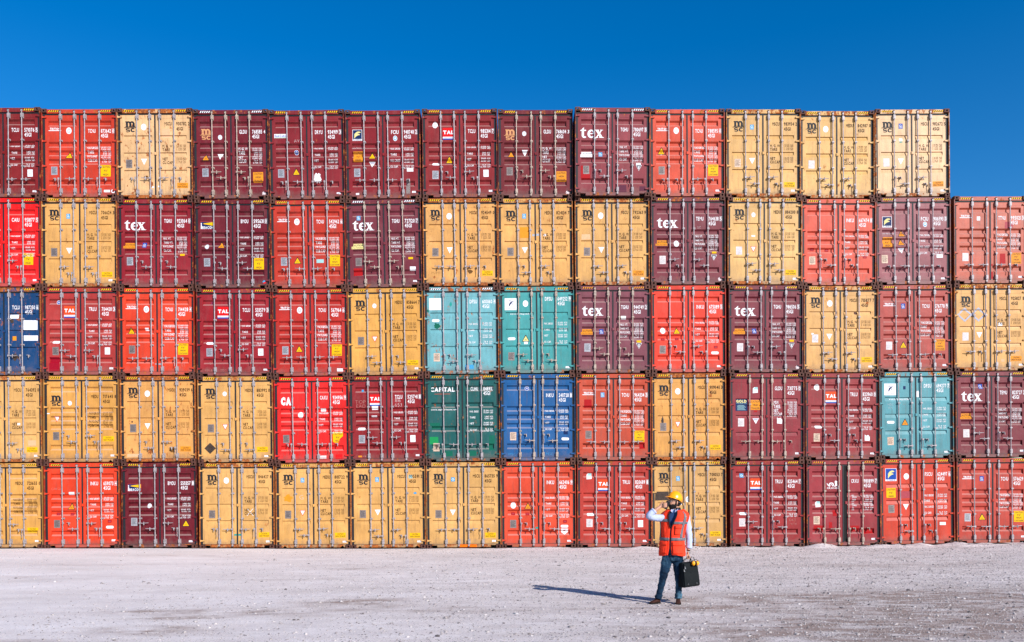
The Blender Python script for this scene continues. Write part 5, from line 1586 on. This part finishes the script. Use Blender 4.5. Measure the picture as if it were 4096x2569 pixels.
# --- vest
def vfront(z):
    return R(2.2) + (R(17) * max(0, (z - 1.28) / .27) ** .9 if z > 1.28 else 0) + (R(5) * max(0, (.93 - z) / .13) if z < .93 else 0)
ZH, ZT = .815, 1.562
def vest_pt(u, v):
    z = ZH + (ZT - ZH) * v
    a = vfront(z); th = a + (2 * math.pi - 2 * a) * u
    p = torso(th, z, .014, .008)
    zz = .012 * math.sin(th * 3 + 1) * (1 - v)
    p.z += zz * (1 - v)
    # shoulder caps flare over the sleeves
    if v > .70:
        k = (v - .70) / .30; sh = abs(math.sin(th)) ** 4
        p += Lx * math.copysign(1, math.sin(th)) * .018 * sh * math.sin(math.pi * min(1, k * 1.05)) ; p.z += .018 * sh * k
    return p
vest = obj('safety_vest', grid_mesh(vest_pt, 96, 56, 'vest', VE, closed=False, mods=[('SOLIDIFY', {'thickness': .006, 'offset': 1})]), person)
def vest_patch(name, th0, th1, z0, z1, mat, off=.024, n=14, m=10, skew=0.0):
    def P(u, v):
        z = z0 + (z1 - z0) * v
        th = th0 + (th1 - th0) * u + skew * (1 - v)
        p = torso(th, z, off, .008)
        return p
    me = grid_mesh(P, n, m, name, mat, closed=False, mods=[('SOLIDIFY', {'thickness': .004, 'offset': 1})])
    return obj(name, me, vest)
# horizontal tapes (both panels) and the back
vest_patch('reflective_tape', vfront(1.08), 2 * math.pi - vfront(1.08), 1.062, 1.112, GT, n=90, m=3)
vest_patch('reflective_tape', vfront(1.36), R(88), 1.335, 1.380, GT, n=24, m=3)
vest_patch('reflective_tape', 2 * math.pi - R(85), 2 * math.pi - vfront(1.38), 1.375, 1.420, GT, n=24, m=3)
# vertical tapes
vest_patch('reflective_tape', R(50), R(66), 1.112, 1.545, GT, off=.0255, n=4, m=30, skew=-R(4))
vest_patch('reflective_tape', R(-66), R(-52), 1.112, 1.53, GT, off=.0255, n=4, m=30)
# pockets
for (a, b, z0, z1) in ((R(10), R(58), .845, 1.035), (R(-60), R(-12), .85, 1.04)):
    vest_patch('pocket', a, b, z0, z1, VE, off=.026, n=10, m=8)
    vest_patch('pocket_flap', a - R(1), b + R(1), z1 - .055, z1 + .012, VE, off=.032, n=10, m=3)
vest_patch('pocket', R(16), R(47), 1.165, 1.305, VE, off=.026, n=8, m=8)
vest_patch('pocket_flap', R(15), R(48), 1.265, 1.315, VE, off=.032, n=8, m=3)
# dark lining collar round the neck
def vcol(u, v):
    a = R(20); th = a + (2 * math.pi - 2 * a) * u
    c = Vector((.160, .008, 1.555 + .055 * v)); rr = .090 - .012 * v
    return c + Lx * rr * 1.05 * math.sin(th) + Fx * rr * math.cos(th)
obj('vest_collar', grid_mesh(vcol, 40, 4, 'vest_collar', BK, closed=False, mods=[('SOLIDIFY', {'thickness': .012})]), vest)
mb = MB()
for s in (-1, 1):
    pts = [torso(s * (vfront(z) - R(1.5)), z, .026) for z in np.linspace(1.28, 1.555, 10)]
    mb.tube(pts, .011, 6)
mb.tube([torso(0, z, .016) for z in np.linspace(.84, 1.28, 10)], .006, 6)
obj('vest_lapel', mb.mesh('vest_lapel', [BK], True), vest)

# --- jeans
mb = MB()
vs = []; n = 24
for z, cx, la, de in ((.90, .105, .165, .115), (.84, .105, .172, .120), (.78, .105, .172, .120), (.72, .102, .160, .110)):
    for i in range(n):
        t = 2 * math.pi * i / n; vs.append(Vector((cx, 0, z)) + Lx * la * math.sin(t) + Fx * de * math.cos(t))
fs = [(j * n + i, j * n + (i + 1) % n, (j + 1) * n + (i + 1) % n, (j + 1) * n + i)[::-1] for j in range(3) for i in range(n)]
fs += [tuple(range(n)), tuple(range(4 * n - 1, 3 * n - 1, -1))]
mb.add(vs, fs)
mb.tube([(.030, .0, .84), (.010, -.01, .72), (-.015, -.025, .62), (-.050, -.045, .51), (-.075, -.03, .38), (-.105, -.005, .24), (-.128, .012, .13), (-.140, .012, .085)], [.092, .094, .084, .070, .060, .054, .056, .062], 20)
mb.tube([(.180, .0, .84), (.190, -.005, .72), (.196, -.02, .60), (.202, -.03, .49), (.206, -.015, .36), (.206, .0, .22), (.200, .01, .12), (.200, .008, .082)], [.092, .092, .082, .071, .060, .055, .058, .063], 20)
jm = bake(mb.mesh('jeans', [JE]), 'jeans', [('REMESH', {'mode': 'VOXEL', 'voxel_size': .008}), ('SMOOTH', {'factor': .5, 'iterations': 4})])
for v in jm.vertices:
    p = v.co; k = noise.noise((p.x * 8, p.y * 8, p.z * 18)) * .009 + noise.noise((p.x * 16, p.y * 14, p.z * 40)) * .006
    if p.z < .2 or .42 < p.z < .58: k *= 1.8
    v.co = p + v.normal * k
jm.update()
obj('jeans', jm, person)

# --- shoes
def shoe(heel, toe, name='shoe'):
    h = Vector((*heel, 0)); t = Vector((*toe, 0)); d = (t - h).normalized(); w = Vector((-d.y, d.x, 0)); ln = (t - h).length
    prof = [(-.02, .030, .075), (.03, .037, .095), (.08, .036, .090), (.13, .040, .068), (.19, .045, .052), (.235, .040, .044), (.27, .020, .030)]
    m = MB(); vs = []; n = 14
    for f, wd, ht in prof:
        for i in range(n):
            a = 2 * math.pi * i / n
            z = .022 + (ht - .022) * .5 * (1 + math.sin(a)); 
            vs.append(h + d * (f * ln / .27) + w * wd * math.copysign(abs(math.cos(a)) ** .7, math.cos(a)) + Vector((0, 0, z)))
    k = len(prof)
    fs = [(j * n + i, j * n + (i + 1) % n, (j + 1) * n + (i + 1) % n, (j + 1) * n + i) for j in range(k - 1) for i in range(n)]
    fs += [tuple(range(n - 1, -1, -1)), tuple(range((k - 1) * n, k * n))]
    m.add(vs, fs)
    s = obj(name, m.mesh(name, [LE], True), person)
    m = MB(); vs = []
    for zz in (.0, .024):
        for f, wd, ht in prof: vs.append(h + d * (f * ln / .27) + w * (wd + .004) + Vector((0, 0, zz)))
        for f, wd, ht in reversed(prof): vs.append(h + d * (f * ln / .27) - w * (wd + .004) + Vector((0, 0, zz)))
    q = 2 * k
    fs = [tuple(range(q - 1, -1, -1)), tuple(range(q, 2 * q))] + [(i, (i + 1) % q, q + (i + 1) % q, q + i) for i in range(q)]
    m.add(vs, fs); obj('sole', m.mesh('sole', [HR]), s)
shoe((-.120, .050), (-.285, -.055)); shoe((.205, .055), (.165, -.170))
# a watch strap on the lowered wrist
mb = MB(); mb.tube([(.361, -.052, .900), (.359, -.055, .888)], [.031, .031], 16); obj('wristband', mb.mesh('wristband', [BK], True), person)

# ------------------------------------------------------------------ phone
ph = MB(); ph.box(-.035, .035, -.005, .005, -.070, .070)
pm = bake(ph.mesh('phone', [PL]), 'phone', [('BEVEL', {'width': .005, 'segments': 2})], False)
phone = obj('mobile_phone', pm); phone.location = Vector((PX0, PY, PZ)) + Vector((-.005, -.097, 1.652))
phone.rotation_euler = (R(4), R(28), R(-14))
phone['label'] = 'black mobile phone held to the worker\'s ear in his raised hand'; phone['category'] = 'phone'

# ------------------------------------------------------------------ bag
bag = empty('briefcase', (PX0 + .352, PY - .075, PZ + .50), R(24))
bag.rotation_euler = (0, R(-4), R(24))
bag['label'] = 'black nylon flap briefcase carried in the worker\'s lowered hand'; bag['category'] = 'bag'
def rbox(cx, cy, z0, z1, w0, w1, d0, d1, mat, name, bev=.018, seg=4):
    m = MB()
    vs = [(cx - w0 / 2, cy - d0 / 2, z0), (cx + w0 / 2, cy - d0 / 2, z0), (cx + w0 / 2, cy + d0 / 2, z0), (cx - w0 / 2, cy + d0 / 2, z0),
          (cx - w1 / 2, cy - d1 / 2, z1), (cx + w1 / 2, cy - d1 / 2, z1), (cx + w1 / 2, cy + d1 / 2, z1), (cx - w1 / 2, cy + d1 / 2, z1)]
    m.add(vs, [(3, 2, 1, 0), (4, 5, 6, 7), (0, 1, 5, 4), (1, 2, 6, 5), (2, 3, 7, 6), (3, 0, 4, 7)])
    return bake(m.mesh(name, [mat]), name, [('BEVEL', {'width': bev, 'segments': seg})], True)
obj('bag_body', rbox(0, 0, -.205, .205, .335, .290, .175, .130, BG, 'bag_body', .030), bag)
obj('flap', rbox(.0, -.078, -.045, .195, .300, .265, .030, .026, BG, 'flap', .010), bag)
fp = obj('front_pocket', rbox(0, -.088, -.185, .030, .300, .290, .030, .012, BG, 'front_pocket', .010), bag)
mb = MB()
mb.tube([(-.075, 0, .195), (-.070, 0, .245), (-.035, 0, .262), (.035, 0, .262), (.070, 0, .245), (.075, 0, .195)], .009, 8)
obj('handle', mb.mesh('handle', [PL], True), bag)
mb = MB()
mb.tube([(.05, .02, .20), (.085, .0, .285), (.13, .0, .265), (.165, .01, .13), (.172, .02, -.05)], .010, 8, 0, True, .35)
obj('shoulder_strap', mb.mesh('shoulder_strap', [BG], True), bag)
for x in (-.085, .085):
    mb = MB(); mb.tube([(x, -.112, -.155), (x, -.094, -.155)], [.020, .024], 14); obj('buckle', mb.mesh('buckle', [PL], True), bag)
for x, z in ((-.125, .135), (-.145, .09)):
    mb = MB(); mb.box(x - .005, x + .005, -.102, -.096, z - .022, z + .014); mb.tube([(x + .012, -.1, z - .03), (x - .004, -.1, z + .015)], .005, 6); obj('zip_pull', mb.mesh('zip_pull', [MT]), bag)
# ear defenders
em = empty('ear_defenders', (PX0 + .448, PY - .175, PZ + .690), R(20))
em['label'] = 'yellow ear defenders hanging at the top of the black bag'; em['category'] = 'ear defenders'
for s, x in ((-1, -.034), (1, .034)):
    mb = MB(); mb.ellipsoid((x, 0, 0), .026, .034, .040, 16, 10); mb.tube([(x + .004, 0, 0), (x + s * .026, 0, 0)], [.030, .027], 14)
    cup = obj('ear_cup', mb.mesh('ear_cup', [YM], True), em)
    mb = MB(); mb.ellipsoid((x - s * .022, 0, 0), .010, .030, .036, 14, 8); obj('cushion', mb.mesh('cushion', [PL], True), cup)
mb = MB(); mb.tube([(.064 * math.cos(a), .0, .005 + .058 * math.sin(a)) for a in [math.pi * i / 14 for i in range(15)]], .008, 8, 0, True, .6)
obj('headband', mb.mesh('headband', [PL], True), em)

bpy.data.objects.remove(_fo); bpy.data.curves.remove(_fc)
